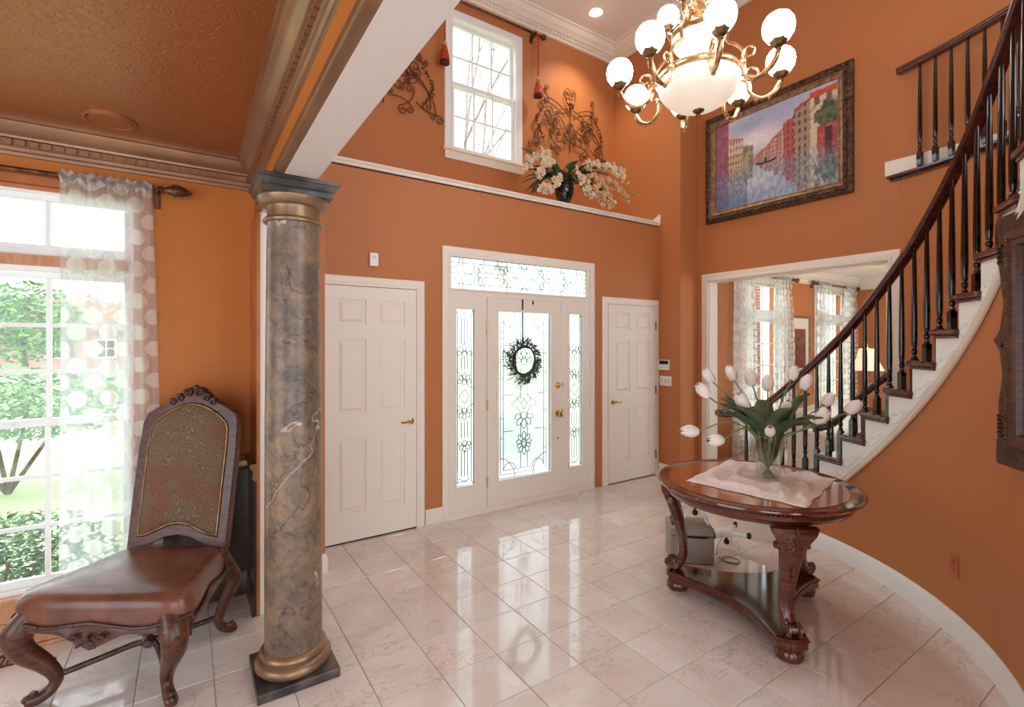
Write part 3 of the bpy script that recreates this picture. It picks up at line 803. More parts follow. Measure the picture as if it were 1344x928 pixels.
def sidelight(a, b, c, e):
    L_ = [rect2(a, b, c, e), rect2(a + .022, b - .022, c + .03, e - .03)]
    mx = (a + b) / 2; h = e - c
    for q in ((a, c, a + .022, c + .03), (b, c, b - .022, c + .03), (a, e, a + .022, e - .03), (b, e, b - .022, e - .03)):
        L_.append([(q[0], q[1]), (q[2], q[3])])
    x1, x2 = mx - .032, mx + .032
    for f0, f1 in ((.05, .20), (.27, .36), (.66, .73), (.80, .95)):
        L_.append([(x1, c + h * f0), (x1, c + h * f1)]); L_.append([(x2, c + h * f0), (x2, c + h * f1)])
        L_.append([(mx, c + h * f0), (mx, c + h * f1)])
    L_ += palmette(mx, c + h * .745, .085, 1)
    L_ += palmette(mx, c + h * .585, .08, 1)
    L_ += palmette(mx, c + h * .425, .08, -1)
    L_ += palmette(mx, c + h * .24, .075, -1)
    for s_ in (-1, 1):
        L_.append(arc2(mx + s_ * .09, c + h * .60, .075, 180 if s_ > 0 else 0, 270, 8)[:9])
        L_.append(arc2(mx + s_ * .09, c + h * .41, .075, 180 if s_ > 0 else 0, 90, 8))
        L_.append([(mx + s_ * .002, c + h * .545), (mx + s_ * .055, c + h * .505), (mx, c + h * .465)])
    L_.append(arc2(mx, e - .09, .055, 20, 160, 6))
    L_.append(arc2(mx, c + .09, .055, 200, 340, 6))
    return L_
came_mesh(sidelight(2.016, 2.204, .281, 1.884)).build('came', M['came'], en)
came_mesh(sidelight(3.336, 3.514, .281, 1.879)).build('came', M['came'], en)
a, b, c, e = 2.461, 3.084, .276, 1.874
mx = (a + b) / 2; h = e - c
L_ = [rect2(a, b, c, e), rect2(a + .035, b - .035, c + .035, e - .035), rect2(a + .07, b - .07, c + .075, e - .075)]
for f in (.28, .5, .66, .8):
    L_.append([(a + .07, c + h * f), (mx - .13, c + h * f)]); L_.append([(mx + .13, c + h * f), (b - .07, c + h * f)])
for f0, f1 in ((.05, .15), (.23, .33), (.47, .66), (.74, .95)):
    for dx in (-.04, .04): L_.append([(mx + dx, c + h * f0), (mx + dx, c + h * f1)])
L_ += palmette(mx, c + h * .70, .11, 1) + palmette(mx, c + h * .37, .12, -1) + palmette(mx, c + h * .2, .1, 1) + palmette(mx, c + h * .19, .09, -1)
for s_ in (-1, 1):
    L_.append([(mx + s_ * .04, c + h * .50), (mx + s_ * .1, c + h * .465), (mx + s_ * .13, c + h * .455), (mx + s_ * .15, c + h * .44), (mx + s_ * .13, c + h * .425), (mx + s_ * .1, c + h * .43), (mx + s_ * .05, c + h * .40), (mx + s_ * .04, c + h * .375)])
    L_.append([(mx, c + h * .475), (mx + s_ * .035, c + h * .44), (mx, c + h * .405)])
    L_.append(arc2(mx + s_ * .02, c + h * .48, .055, 0 if s_ > 0 else 180, -80 if s_ > 0 else 260, 6))
    L_.append(arc2(mx + s_ * (.31), e, .2, 180 if s_ > 0 else 0, 262 if s_ > 0 else -82, 8))
    L_.append(arc2(mx + s_ * (.31), c, .2, 180 if s_ > 0 else 0, 98 if s_ > 0 else 82, 8))
    L_.append(arc2(mx + s_ * .17, c + .075, .07, 0, 180, 8))
    L_.append(arc2(mx + s_ * .17, e - .075, .07, 180, 360, 8))
for i in range(7):
    z = c + h * (.12 + .12 * i)
    L_.append([(a + .035, z), (a + .07, z)]); L_.append([(b - .035, z + .05), (b - .07, z + .05)])
came_mesh(L_).build('came', M['came'], en)
a, b, c, e = 1.961, 3.589, 2.071, 2.354
mx = (a + b) / 2; mz = (c + e) / 2
L_ = [rect2(a, b, c, e), [(a, e - .045), (b, e - .045)], [(a, c + .045), (b, c + .045)]]
for s_ in (-1, 1):
    for d in (.2, .46, .68): L_.append([(mx + s_ * d, c), (mx + s_ * d, mz - (.05 if d != .46 else .08))]); L_.append([(mx + s_ * d, e), (mx + s_ * d, mz + (.05 if d != .46 else .08))])
    for cx in (.22, .50):
        for ang in (0, 50, -50, 95, -95):
            A_ = ang if s_ > 0 else 180 - ang
            L_.append(petal(mx + s_ * cx + .026 * cos(radians(A_)), mz + .026 * sin(radians(A_)), A_, .075, .022))
        L_.append(arc2(mx + s_ * cx, mz, .026, 0, 360, 10))
    L_.append([(mx + s_ * .585, mz), (mx + s_ * .66, mz)])
    L_.append([(mx + s_ * .66, mz), (mx + s_ * .695, mz + .05), (mx + s_ * .73, mz), (mx + s_ * .695, mz - .05), (mx + s_ * .66, mz)])
    L_.append([(mx + s_ * .73, mz), (mx + s_ * .81, mz)])
    L_.append([(mx + s_ * .30, mz + .02), (mx + s_ * .46, mz + .02)]); L_.append([(mx + s_ * .30, mz - .02), (mx + s_ * .46, mz - .02)])
    L_.append(arc2(mx + s_ * .1, mz + .075, .075, -90, 90 if s_ < 0 else 90, 8)); L_.append(arc2(mx + s_ * .1, mz - .075, .075, -90, 90, 8))
    L_.append(arc2(mx + s_ * .1, mz + .075, .075, 90, 270, 8)); L_.append(arc2(mx + s_ * .1, mz - .075, .075, 90, 270, 8))
    L_.append(arc2(mx + s_ * .81, e, .1, 180 if s_ > 0 else 0, 270 if s_ > 0 else -90, 8)); L_.append(arc2(mx + s_ * .81, c, .1, 180 if s_ > 0 else 0, 90, 8))
for z, up in ((e - .03, 1), (c + .03, 1)):
    L_.append([(mx - .03, z), (mx, z + .03), (mx + .03, z), (mx, z - .03), (mx - .03, z)])
came_mesh(L_).build('came', M['came'], en)

# ---- windows
def window(par, x0, x1, z0, z1, yf, cols, rows, sash=.04, munt=.016, m_='white', th=.03):
    """one glazed sash: frame, muntins and single panes"""
    MB().ring([(x0, z0), (x1, z0), (x1, z1), (x0, z1)], [(x0 + sash, z0 + sash), (x1 - sash, z0 + sash), (x1 - sash, z1 - sash), (x0 + sash, z1 - sash)], lambda u, v, w_: (u, w_, v), yf, yf + th).build('sash', M[m_], par, bevel=.004)
    gx0, gx1, gz0, gz1 = x0 + sash, x1 - sash, z0 + sash, z1 - sash
    for i in range(1, cols):
        x = gx0 + (gx1 - gx0) * i / cols
        MB().box(x - munt / 2, x + munt / 2, yf + .004, yf + th - .004, gz0, gz1).build('muntin', M[m_], par, bevel=.003)
    for i in range(1, rows):
        z = gz0 + (gz1 - gz0) * i / rows
        MB().box(gx0, gx1, yf + .005, yf + th - .005, z - munt / 2, z + munt / 2).build('muntin', M[m_], par, bevel=.003)
    for i in range(cols):
        for k in range(rows):
            MB().box(gx0 + (gx1 - gx0) * i / cols, gx0 + (gx1 - gx0) * (i + 1) / cols, yf + th / 2 - .0015, yf + th / 2 + .0015, gz0 + (gz1 - gz0) * k / rows, gz0 + (gz1 - gz0) * (k + 1) / rows).build('pane', M['glass'], par)

def near_window(name, label, dx):
    wd = thing(name, label, 'window', kind='structure')
    a, b = -1.31 + dx, -.25 + dx
    yq = LW + .03
    window(wd, a + .012, b - .012, 2.065, 2.37, yq, 3, 1, .036, .022)
    window(wd, a + .012, b - .012, 1.135, 1.965, yq + .03, 3, 3, .04, .022)
    window(wd, a + .012, b - .012, .30, 1.175, yq, 3, 3, .04, .022)
    MB().box(a, b, LW - .005, LW + .1, 1.985, 2.04).build('mullion_rail', M['tanwood'], wd)
    MB().box(a, b, LW + .02, LW + .1, 1.96, 2.07).build('mullion_rail', M['white'], wd)
    MB().ring([(a, .28), (b, .28), (b, 2.38), (a, 2.38)], [(a + .014, .30), (b - .014, .30), (b - .014, 2.366), (a + .014, 2.366)], lambda u, v, w_: (u, w_, v), LW - .002, LW + .15).build('jamb', M['white'], wd)
    casing_y(wd, LW, a + .002, b - .002, 2.378, .085, z0=.28, m_='copper')
    MB().box(a - .1, b + .1, LW - .05, LW + .03, .255, .28).build('stool', M['tanwood'], wd, bevel=.006)
    MB().box(a - .08, b + .08, LW - .022, LW, .15, .255).build('apron', M['tanwood'], wd, bevel=.004)
    MB().box(a - .12, b + .12, LW - .03, LW, .02, .15).build('base_board', M['tanwood'], wd, bevel=.005)
    MB().box(a - .12, b + .12, LW - .042, LW, .0, .02).build('shoe_moulding', M['tanwood'], wd, bevel=.005)
    for zz in (1.155, ):
        MB().box((a + b) / 2 - .03, (a + b) / 2 + .03, yq - .012, yq, zz - .008, zz + .008).build('sash_lock', M['white'], wd)
    return wd
near_window('window_1', 'tall white-muntin window with transom behind dotted sheer curtain', 0)
near_window('window_added', 'unseen copy of the tall window, added along the near room wall for light', -1.32)  # added out of view for ceiling reflection and extra daylight

uw = thing('window_2', 'white double-hung window above the plant ledge', 'window', kind='structure')
yq = UW + .03
window(uw, W2[0], W2[1], 4.34, W2[3], yq + .035, 3, 2, .035, .02, th=.03)
window(uw, W2[0], W2[1], W2[2], 4.40, yq, 3, 2, .04, .02, th=.03)
MB().ring([(W2[0] - .02, W2[2] - .02), (W2[1] + .02, W2[2] - .02), (W2[1] + .02, W2[3] + .02), (W2[0] - .02, W2[3] + .02)], [(W2[0] + .004, W2[2] + .004), (W2[1] - .004, W2[2] + .004), (W2[1] - .004, W2[3] - .004), (W2[0] + .004, W2[3] - .004)], lambda u, v, w_: (u, w_, v), UW - .004, UW + .14).build('jamb', M['white'], uw)
casing_y(uw, UW, W2[0], W2[1], W2[3], .095, z0=W2[2] - .01, m_='white')
MB().box(W2[0] - .12, W2[1] + .12, UW - .045, UW + .02, W2[2] - .035, W2[2] - .005).build('stool', M['cream'], uw, bevel=.006)
MB().box(W2[0] - .095, W2[1] + .095, UW - .02, UW, W2[2] - .12, W2[2] - .035).build('apron', M['cream'], uw, bevel=.004)

# ---- sitting room beyond the opening
SRX = 10.05
W3 = (6.40, 7.50, .25, 2.45); W4 = (8.68, 9.70, .25, 2.45)
struct('wall_sitting_front', holes(MB(), 'x', RX + .15, SRX, 0, LC, FW, FW + .15, [W3, W4]), M['orange'], 'brown-orange window wall of the sitting room', 'wall')
struct('wall_sitting_right', MB().box(SRX, SRX + .12, -.6, FW + .15, 0, LC), M['orange'], 'far orange wall of the sitting room', 'wall')
struct('wall_sitting_back', holes(MB(), 'x', RX + .15, SRX, 0, LC, -.7, -.6, [(5.9, 9.4, .3, 2.4)]), M['orange'], 'unseen rear wall added to limit daylight in the sitting room', 'wall')  # unseen, added to darken the sitting room; its opening lets some light back
sc_ = thing('trim_sitting_crown', 'cream dentil crown moulding of the sitting room', 'moulding', kind='structure')
mould(MB(), [(RX + .15, FW), (SRX, FW), (SRX, -.6)], FCROWN, LC).build('crown', M['cream'], sc_, True, ang=25)
dm = MB(); x = 5.4
while x < SRX - .1:
    dm.box(x, x + .03, FW - .06, FW - .045, LC - .147, LC - .123); x += .05
q = dm.build('dentil_row', M['cream'], sc_); q['kind'] = 'stuff'
def far_window(name, label, W_):
    wd = thing(name, label, 'window', kind='structure')
    window(wd, W_[0], W_[1], 2.03, W_[3], FW + .03, 3, 1, .04, .022)
    window(wd, W_[0], W_[1], W_[2], 1.93, FW + .03, 3, 5, .045, .022)
    MB().box(W_[0], W_[1], FW - .002, FW + .1, 1.925, 2.035).build('mullion_rail', M['white'], wd)
    casing_y(wd, FW, W_[0], W_[1], W_[3], .09, z0=W_[2], m_='cream')
    MB().box(W_[0] - .12, W_[1] + .12, FW - .04, FW, W_[2] - .03, W_[2]).build('stool', M['cream'], wd)
    return wd
far_window('window_3', 'tall sitting room window nearest the cased opening', W3)
far_window('window_5', 'tall sitting room window beyond the framed picture', W4)

# ================================================================ MARBLE COLUMN
cl = thing('column', 'grey-brown faux marble column with bronze rings under the beam', 'column', (.43, 2.555, 0))
MB().box(-.176, .176, -.176, .176, 0, .042).build('plinth', M['darkmarble'], cl, bevel=.004)
MB().lathe([(.12, .042), (.155, .044), (.168, .058), (.17, .075), (.16, .094), (.142, .1), (.142, .108), (.15, .116), (.147, .128), (.135, .136), (.12, .14)], 48).build('base_ring', M['goldpaint'], cl, True, ang=50)
MB().lathe([(.128, .138), (.1275, .6), (.126, 1.2), (.119, 2.0), (.115, 2.14), (.118, 2.15)], 48).build('shaft', M['column'], cl, True)
MB().lathe([(.116, 2.145), (.132, 2.148), (.135, 2.158), (.128, 2.168), (.118, 2.172)], 48).build('neck_ring', M['goldpaint'], cl, True, ang=50)
MB().lathe([(.118, 2.17), (.116, 2.21), (.12, 2.225)], 48).build('neck', M['goldpaint'], cl, True, ang=50)
MB().lathe([(.12, 2.222), (.142, 2.228), (.155, 2.245), (.16, 2.262), (.15, 2.268), (.12, 2.268)], 48).build('echinus', M['goldpaint'], cl, True, ang=50)
ab = []
for s_, z in ((.150, 2.262), (.150, 2.285), (.160, 2.292), (.172, 2.315), (.178, 2.318), (.178, SOF - .005)):
    ab.append([(-s_, -s_, z), (s_, -s_, z), (s_, s_, z), (-s_, s_, z)])
MB().loft(ab).build('abacus', M['darkmarble'], cl)

# ================================================================ LEATHER CHAIR
ch = thing('dining_chair', 'carved dark wood side chair with brown leather seat and paisley back', 'chair', (-.155, 2.985, 0), -YAW)
def seat_loop(sc, z, dz=None, n=120):
    out = []
    for k in range(n):
        t = 2 * pi * k / n
        c, s_ = cos(t), sin(t)
        # superellipse in unit square
        ex = 2 / 7.0
        u = (abs(c) ** ex) * (1 if c >= 0 else -1); v = (abs(s_) ** ex) * (1 if s_ >= 0 else -1)
        u *= sc; v *= sc
        y = -.045 + .27 * v
        hw = .30 - .052 * v
        bulge = -.018 * (1 - u * u) if v < -.5 * sc else 0
        out.append((u * hw * 1.12 if v < 0 else u * hw * 1.06, y + bulge, z + (dz(u, v) if dz else 0)))
    return out
def apron_wave(u, v):
    if v < -.8: return .012 * cos(u * pi * 2) - .006
    if abs(u) > .8: return .014 * cos((v) * pi) - .004
    return 0
MB().loft([seat_loop(1.0, .392, apron_wave), seat_loop(1.015, .43), seat_loop(1.0, .468), seat_loop(.95, .492), seat_loop(.84, .507), seat_loop(.62, .518), seat_loop(.3, .524), seat_loop(.05, .526)]).build('seat', M['leather'], ch, True, ang=60)
br_ = seat_loop(1.025, .392, apron_wave, 300); br_ = br_ + br_[:1]
MB().tube(br_, [.007 + .002 * (i % 2) for i in range(len(br_))], 6).build('braid_trim', M['chairdark'], ch, True)
def low_wave(u, v):
    if v < -.8: return -.07 - .04 * max(0, cos(u * pi * 1.0)) ** 4 + .03 * (abs(sin(u * pi * .9))) - .03 * (abs(u) ** 6)
    if abs(u) > .8: return -.05 + .02 * abs(sin(v * pi * .9)) - .03 * abs(v) ** 6
    return -.05
def shrink(loop, k): return [(x * k, -.045 + (y + .045) * k, z) for x, y, z in loop]
o1 = seat_loop(1.0, .40, None, 360); o2 = seat_loop(1.03, .385, apron_wave, 360); o3 = seat_loop(1.025, .392, low_wave, 360)
MB().loft([shrink(o1, .93), o2, o3, shrink(o3, .92), shrink(o1, .92)], cap0=False, cap1=False).build('seat_rail', M['chairwood'], ch, True, ang=50)
# carved shell in the middle of the front rail
sh = MB()
for k in range(-4, 5):
    a = radians(90 + k * 22)
    sh.tube([(0, -.352, .352), (.022 * cos(a), -.362, .33 + .018 * sin(a) - .012), (.042 * cos(a), -.358, .325 + .032 * sin(a) - .02)], [.004, .008, .005], 6)
for s_ in (-1, 1):
    sh.tube([(s_ * .055 + s_ * .018 * cos(t * .8) * (1 - t / 9), -.354, .34 + .018 * sin(t * .8) * (1 - t / 9)) for t in range(9)], [.008 - .0006 * t for t in range(9)], 6)
sh.build('shell_carving', M['chairdark'], ch, True)
for s_ in (-1, 1):
    leg = MB()
    P = bez([(s_ * .30, -.275, .40), (s_ * .335, -.305, .335), (s_ * .328, -.298, .26), (s_ * .275, -.25, .17), (s_ * .245, -.225, .095), (s_ * .262, -.24, .045), (s_ * .30, -.275, .028), (s_ * .318, -.29, .04)], 5)
    n = len(P); R_ = [interp([(0, .052), (.14, .056), (.3, .046), (.5, .03), (.65, .023), (.8, .027), (.92, .026), (1, .012)], i / (n - 1)) for i in range(n)]
    leg.tube(P, R_, 12)
    lg_ = leg.build('leg', M['chairwood'], ch, True, ang=60)
    cv = MB()
    for k in range(7):
        z = .37 - k * .035; q = interp([(.16, .262), (.26, .36), (.34, .375), (.4, .345)], z)
        cv.tube([(s_ * (q - .012), -q + .04, z + .02), (s_ * q, -q + .03, z), (s_ * (q - .01), -q + .045, z - .018)], [.004, .011, .004], 6)
    cv.build('acanthus_carving', M['chairdark'], lg_, True)
    cv = MB()
    for t in (0, 1):
        cv.ball((s_ * (.30 + .016 * t), -.275 - .012 * t, .05 - .014 * t), .018, 8, 5)
    cv.build('toe_carving', M['chairdark'], lg_, True)
for s_ in (-1, 1):
    P = bez([(s_ * .235, .205, .46), (s_ * .262, .235, .36), (s_ * .275, .25, .30), (s_ * .235, .235, .19), (s_ * .205, .225, .1), (s_ * .215, .24, .05), (s_ * .25, .27, .028), (s_ * .266, .28, .04)], 5)
    n = len(P); R_ = [interp([(0, .032), (.15, .038), (.3, .036), (.5, .026), (.65, .021), (.8, .025), (.92, .026), (1, .012)], i / (n - 1)) for i in range(n)]
    q = MB().tube(P, R_, 12)
    q.ball((s_ * .25, .272, .046), .017, 8, 5)
    q.build('leg', M['chairwood'], ch, True, ang=60)
# stretchers
MB().tube(bez([(-.25, -.228, .10), (-.16, -.13, .105), (-.06, -.03, .115), (.0, 0, .12), (.08, .08, .115), (.205, .222, .11)], 6), .014, 8).build('stretcher', M['chairdark'], ch, True)
MB().tube(bez([(.25, -.228, .10), (.16, -.13, .105), (.06, -.03, .115), (.0, 0, .12), (-.08, .08, .115), (-.205, .222, .11)], 6), .014, 8).build('stretcher', M['chairdark'], ch, True)
MB().lathe([(.004, .085), (.02, .092), (.034, .11), (.03, .13), (.012, .146), (.003, .16)], 16).build('stretcher_finial', M['chairdark'], ch, True)
# back (built in a leaning plane)
def bk(u, v, w_):
    t = (v - .46) / .8
    return (u, .205 + .13 * t + .02 * t * t + w_, v)
outer = [(-.262, .48), (-.266, .75), (-.268, 1.0), (-.262, 1.14), (-.245, 1.19), (-.17, 1.235), (-.11, 1.265), (-.05, 1.315), (0, 1.33), (.05, 1.315), (.11, 1.265), (.17, 1.235), (.245, 1.19), (.262, 1.14), (.268, 1.0), (.266, .75), (.262, .48), (.2, .488), (.14, .512), (.07, .545), (0, .556), (-.07, .545), (-.14, .512), (-.2, .488)]
inner = [(-.212, .55), (-.214, .78), (-.216, 1.0), (-.212, 1.11), (-.195, 1.145), (-.15, 1.185), (-.1, 1.215), (-.05, 1.235), (0, 1.243), (.05, 1.235), (.1, 1.215), (.15, 1.185), (.195, 1.145), (.212, 1.11), (.216, 1.0), (.214, .78), (.212, .55), (.17, .556), (.12, .576), (.06, .606), (0, .616), (-.06, .606), (-.12, .576), (-.17, .556)]
bo = MB().ring(outer, inner, bk, -.02, .03).build('backrest_frame', M['chairwood'], ch, True, bevel=.006, ang=30)
def fan(poly, c, k): return [(c[0] + (u - c[0]) * k, c[1] + (v - c[1]) * k) for u, v in poly]
pr = []
for k, w_ in ((1.01, .02), (1.0, -.012), (.97, -.022), (.9, -.03), (.6, -.036), (.2, -.038)):
    pr.append([bk(u, v, w_) for u, v in fan(inner, (0, .93), k)])
MB().loft(pr).build('back_panel', M['paisley'], ch, True, ang=60)
nail = [bk(u, v, -.02) for u, v in fan(inner, (0, .93), .985)]
MB().tube(nail + nail[:1], .005, 6).build('nailhead_trim', M['brassdk'], ch, True)
cv = MB()
for s_ in (-1, 1):
    for (cx, cz, r0, ph) in ((.03, 1.3, .026, 0), (.075, 1.272, .022, .5), (.115, 1.25, .018, 1)):
        cv.tube([bk(s_ * (cx + r0 * (1 - t / 14) * cos(t * .7 + ph)), cz + r0 * (1 - t / 14) * sin(t * .7 + ph), -.026) for t in range(14)], [.009 - .0004 * t for t in range(14)], 6)
    for k in range(7):
        u = .03 + k * .018; v = interp([(0, 1.325), (.05, 1.312), (.11, 1.262), (.17, 1.232)], u)
        cv.ball(bk(s_ * u, v + .004, .0), .011, 6, 4)
cv.ball(bk(0, 1.325, -.01), .02, 8, 5)
cv.build('crest_carving', M['chairdark'], ch, True)
for s_ in (-1, 1):
    MB().tube([(s_ * .238, .20, .40), (s_ * .24, .208, .47), bk(s_ * .242, .52, .005)], [.024, .024, .024], 8, flat=1.0).build('back_post', M['chairwood'], ch, True)

# ================================================================ CURTAINS
def curtain(name, label, x0t, x1t, x0b, x1b, yc, zt, zb, folds, amp, group=None, head=True, uvs=1.0, rod=None):
    nu, nv = folds * 10, 40
    vs_, fs, uv = [], [], []
    acc = [0]
    for i in range(nu):
        acc.append(acc[-1] + hypot((x1t - x0t) / nu, amp * 2 * pi * folds / nu * .6))
    for k in range(nv + 1):
        f = k / nv; z = zt + (zb - zt) * f
        xa, xb = x0t + (x0b - x0t) * f, x1t + (x1b - x1t) * f
        A_ = amp * (.45 + .55 * min(1, f * 5)) * (1 + .2 * sin(f * 7))
        for i in range(nu + 1):
            s_ = i / nu
            ph = s_ * folds * 2 * pi
            x = xa + (xb - xa) * s_ + .002 * sin(ph * 2 + f * 5)
            y = yc + A_ * sin(ph + .6 * sin(f * 3 + s_ * 4)) + (.012 * sin(ph * 3.0) if f < .05 else 0)
            vs_.append((x, y, z)); uv.append((acc[i] * uvs, (zt - z)))
    for k in range(nv):
        for i in range(nu):
            a = k * (nu + 1) + i
            fs.append((a, a + 1, a + nu + 2, a + nu + 1))
    me = bpy.data.meshes.new(name); me.from_pydata(vs_, [], fs)
    ul = me.uv_layers.new(name='UVMap')
    for lp in me.loops: ul.data[lp.index].uv = uv[lp.vertex_index]
    me.polygons.foreach_set('use_smooth', [True] * len(me.polygons))
    me.materials.append(M['sheer'])
    o = bpy.data.objects.new('sheer_panel', me); col.objects.link(o)
    root = thing(name, label, 'curtain', ((x0t + x1t) / 2, yc, zb), group=group)
    o.parent = root; o.location = (-(x0t + x1t) / 2, -yc, -zb)
    # gathered heading sleeve around the rod
    hd = MB()
    n = folds * 8; rings = []
    for i in range(n + 1):
        s_ = i / n; x = x0t + (x1t - x0t) * s_
        rr = .022 + .007 * sin(s_ * folds * 2.0 * 2 * pi)
        rings.append([(x + .004 * sin(k * 2.1 + i), yc + rr * cos(2 * pi * k / 10), zt + .018 + rr * 1.35 * sin(2 * pi * k / 10)) for k in range(10)])
    hd.loft(rings, cap0=False, cap1=False)
    h = hd.build('gathered_heading', M['sheer'], root, True)
    h.location = (-(x0t + x1t) / 2, -yc, -zb)
    ul = h.data.uv_layers.new(name='UVMap')
    for lp in h.data.loops:
        v = h.data.vertices[lp.vertex_index].co
        ul.data[lp.index].uv = (v.x * 1.6, v.z)
    return root
CY = LW - .066
curtain('sheer_curtain', 'white dotted sheer curtain beside the leather chair', -.555, -.165, -.56, -.10, CY, 2.44, .015, 5, .02, uvs=.8)
rd = thing('curtain_rod', 'bronze curtain rod with leaf finial above the leather chair', 'curtain rod', (0, CY, 2.458))
MB().tube([(-2.4, 0, 0), (-.13, 0, 0)], .013, 12).build('rod', M['finial'], rd, True)
fn = MB().lathe([(.012, 0), (.02, .004), (.02, .012), (.012, .018), (.014, .03), (.03, .05), (.037, .075), (.032, .105), (.018, .13), (.006, .146), (.002, .158)], 20)
fn.v = [(z - .13, x, y) for x, y, z in fn.v]
fo = fn.build('finial', M['finial'], rd, True, ang=60)
lf = MB()
for k in range(6):
    for s_ in (-1, 1):
        a0 = .035 + k * .017
        rr = interp([(.03, .03), (.05, .031), (.075, .038), (.105, .033), (.13, .02), (.16, .006)], a0 + .012)
        for th in (-1.1, .9):
            lf.tube([(-.13 + a0, -rr * cos(th + s_ * .5) * .95, rr * sin(th + s_ * .5) * .95), (-.13 + a0 + .012, -rr * cos(th + s_ * .25) * 1.02, rr * sin(th + s_ * .25) * 1.02), (-.13 + a0 + .022, -rr * .92 * cos(th), rr * .92 * sin(th))], .003, 5)
lf.build('leaf_veins', M['brassdk'], fo, True)
bk_ = MB().box(-.155, -.135, -.018, LW - CY - .001, -.02, .02)
bk_.box(-.16, -.13, LW - CY - .012, LW - CY - .001, -.1, .03)
bk_.build('bracket', M['finial'], rd, bevel=.003)

def ring_rod(name, label, x0, x1, y, z, wall, m_, group=None):
    r_ = thing(name, label, 'curtain rod', (0, y, z), group=group)
    MB().tube([(x0, 0, 0), (x1, 0, 0)], .014, 10).build('rod', M[m_], r_, True)
    for s_, xx in ((-1, x0), (1, x1)):
        q = MB().lathe([(.012, 0), (.022, .004), (.022, .014), (.012, .02), (.02, .03), (.034, .05), (.036, .065), (.026, .085), (.008, .096), (.003, .1)], 14)
        q.v = [(xx + s_ * c, a, b) for a, b, c in q.v]
        q.build('finial', M[m_], r_, True, ang=60)
        xq = xx - s_ * .06
        MB().box(xq - .012, xq + .012, -.02, wall - y - .001, -.022, .022).box(xq - .02, xq + .02, wall - y - .014, wall - y - .001, -.07, .04).build('bracket', M[m_], r_, bevel=.003)
    return r_
ring_rod('curtain_rod', 'brown curtain rod above the window over the plant ledge', 2.12, 3.45, UW - .09, 5.19, UW, 'finial')

def tassel(label, x, ztop, zbot):
    t = thing('tassel', label, 'tassel', (x, UW - .09, zbot), group='red tassels hung from the upper rod')
    h = ztop - zbot
    MB().tube([(-.008, -.022, h), (-.006, -.022, .26), (0, -.022, .22)], .006, 6).tube([(.008, -.022, h), (.006, -.022, .26), (0, -.022, .22)], .006, 6).build('cord', M['tassel'], t, True)
    MB().lathe([(.006, .23), (.02, .222), (.026, .205), (.02, .188), (.012, .184)], 14, (0, -.022, 0)).build('knob', M['tasselgold'], t, True)
    MB().lathe([(.012, .184), (.024, .176), (.03, .15), (.036, .12), (.03, .112)], 24, (0, -.022, 0), rib=lambda k: .08 * (k % 2)).build('skirt_top', M['tassel'], t, True)
    MB().lathe([(.03, .114), (.04, .105), (.046, .06), (.05, .03), (.04, .03)], 28, (0, -.022, 0), rib=lambda k: .07 * (k % 2)).build('skirt', M['tassel'], t, True)
    MB().lathe([(.038, .034), (.047, .03), (.048, .0), (.036, .0)], 28, (0, -.022, 0), rib=lambda k: .08 * (k % 2)).build('fringe', M['tasseldark'], t, True)
    return t
tassel('red tassel hanging left of the upper window casing beside the scroll under the beam', 2.215, 5.19, 4.46)
tassel('red tassel hanging from rod end between upper window and iron scroll behind flowers', 3.415, 5.19, 4.45)

# ================================================================ IRON SCROLLS
def spiral(cx, cz, r0, turns, a0, sgn=1, n=26, shrink_=.12):
    return [(cx + r0 * (1 - (1 - shrink_) * i / n) * cos(a0 + sgn * turns * 2 * pi * i / n), cz + r0 * (1 - (1 - shrink_) * i / n) * sin(a0 + sgn * turns * 2 * pi * i / n)) for i in range(n + 1)]
def cscroll(p0, p1, r0, r1, side=1, bow=.3):
    """stem from p0 to p1 with a curl at each end"""
    a = Vector(p0); b = Vector(p1); d = b - a; nrm = Vector((-d.y, d.x)) * side
    mid = (a + b) / 2 + nrm * bow
    pts = []
    for i in range(13):
        t = i / 12
        pts.append(tuple(a * (1 - t) ** 2 + mid * 2 * t * (1 - t) + b * t * t))
    def curl(tip, prev, r):
        t = (Vector(tip) - Vector(prev)).normalized()
        nn = Vector((-t.y, t.x)) * (-side)
        c = Vector(tip) + nn * r
        a0 = atan2(tip[1] - c.y, tip[0] - c.x)
        return spiral(c.x, c.y, r, 1.3, a0, -side, 18, .2)[1:]
    out = list(pts)
    if r1: out = out + curl(pts[-1], pts[-2], r1)
    if r0: out = list(reversed(curl(pts[0], pts[1], r0))) + out
    return out
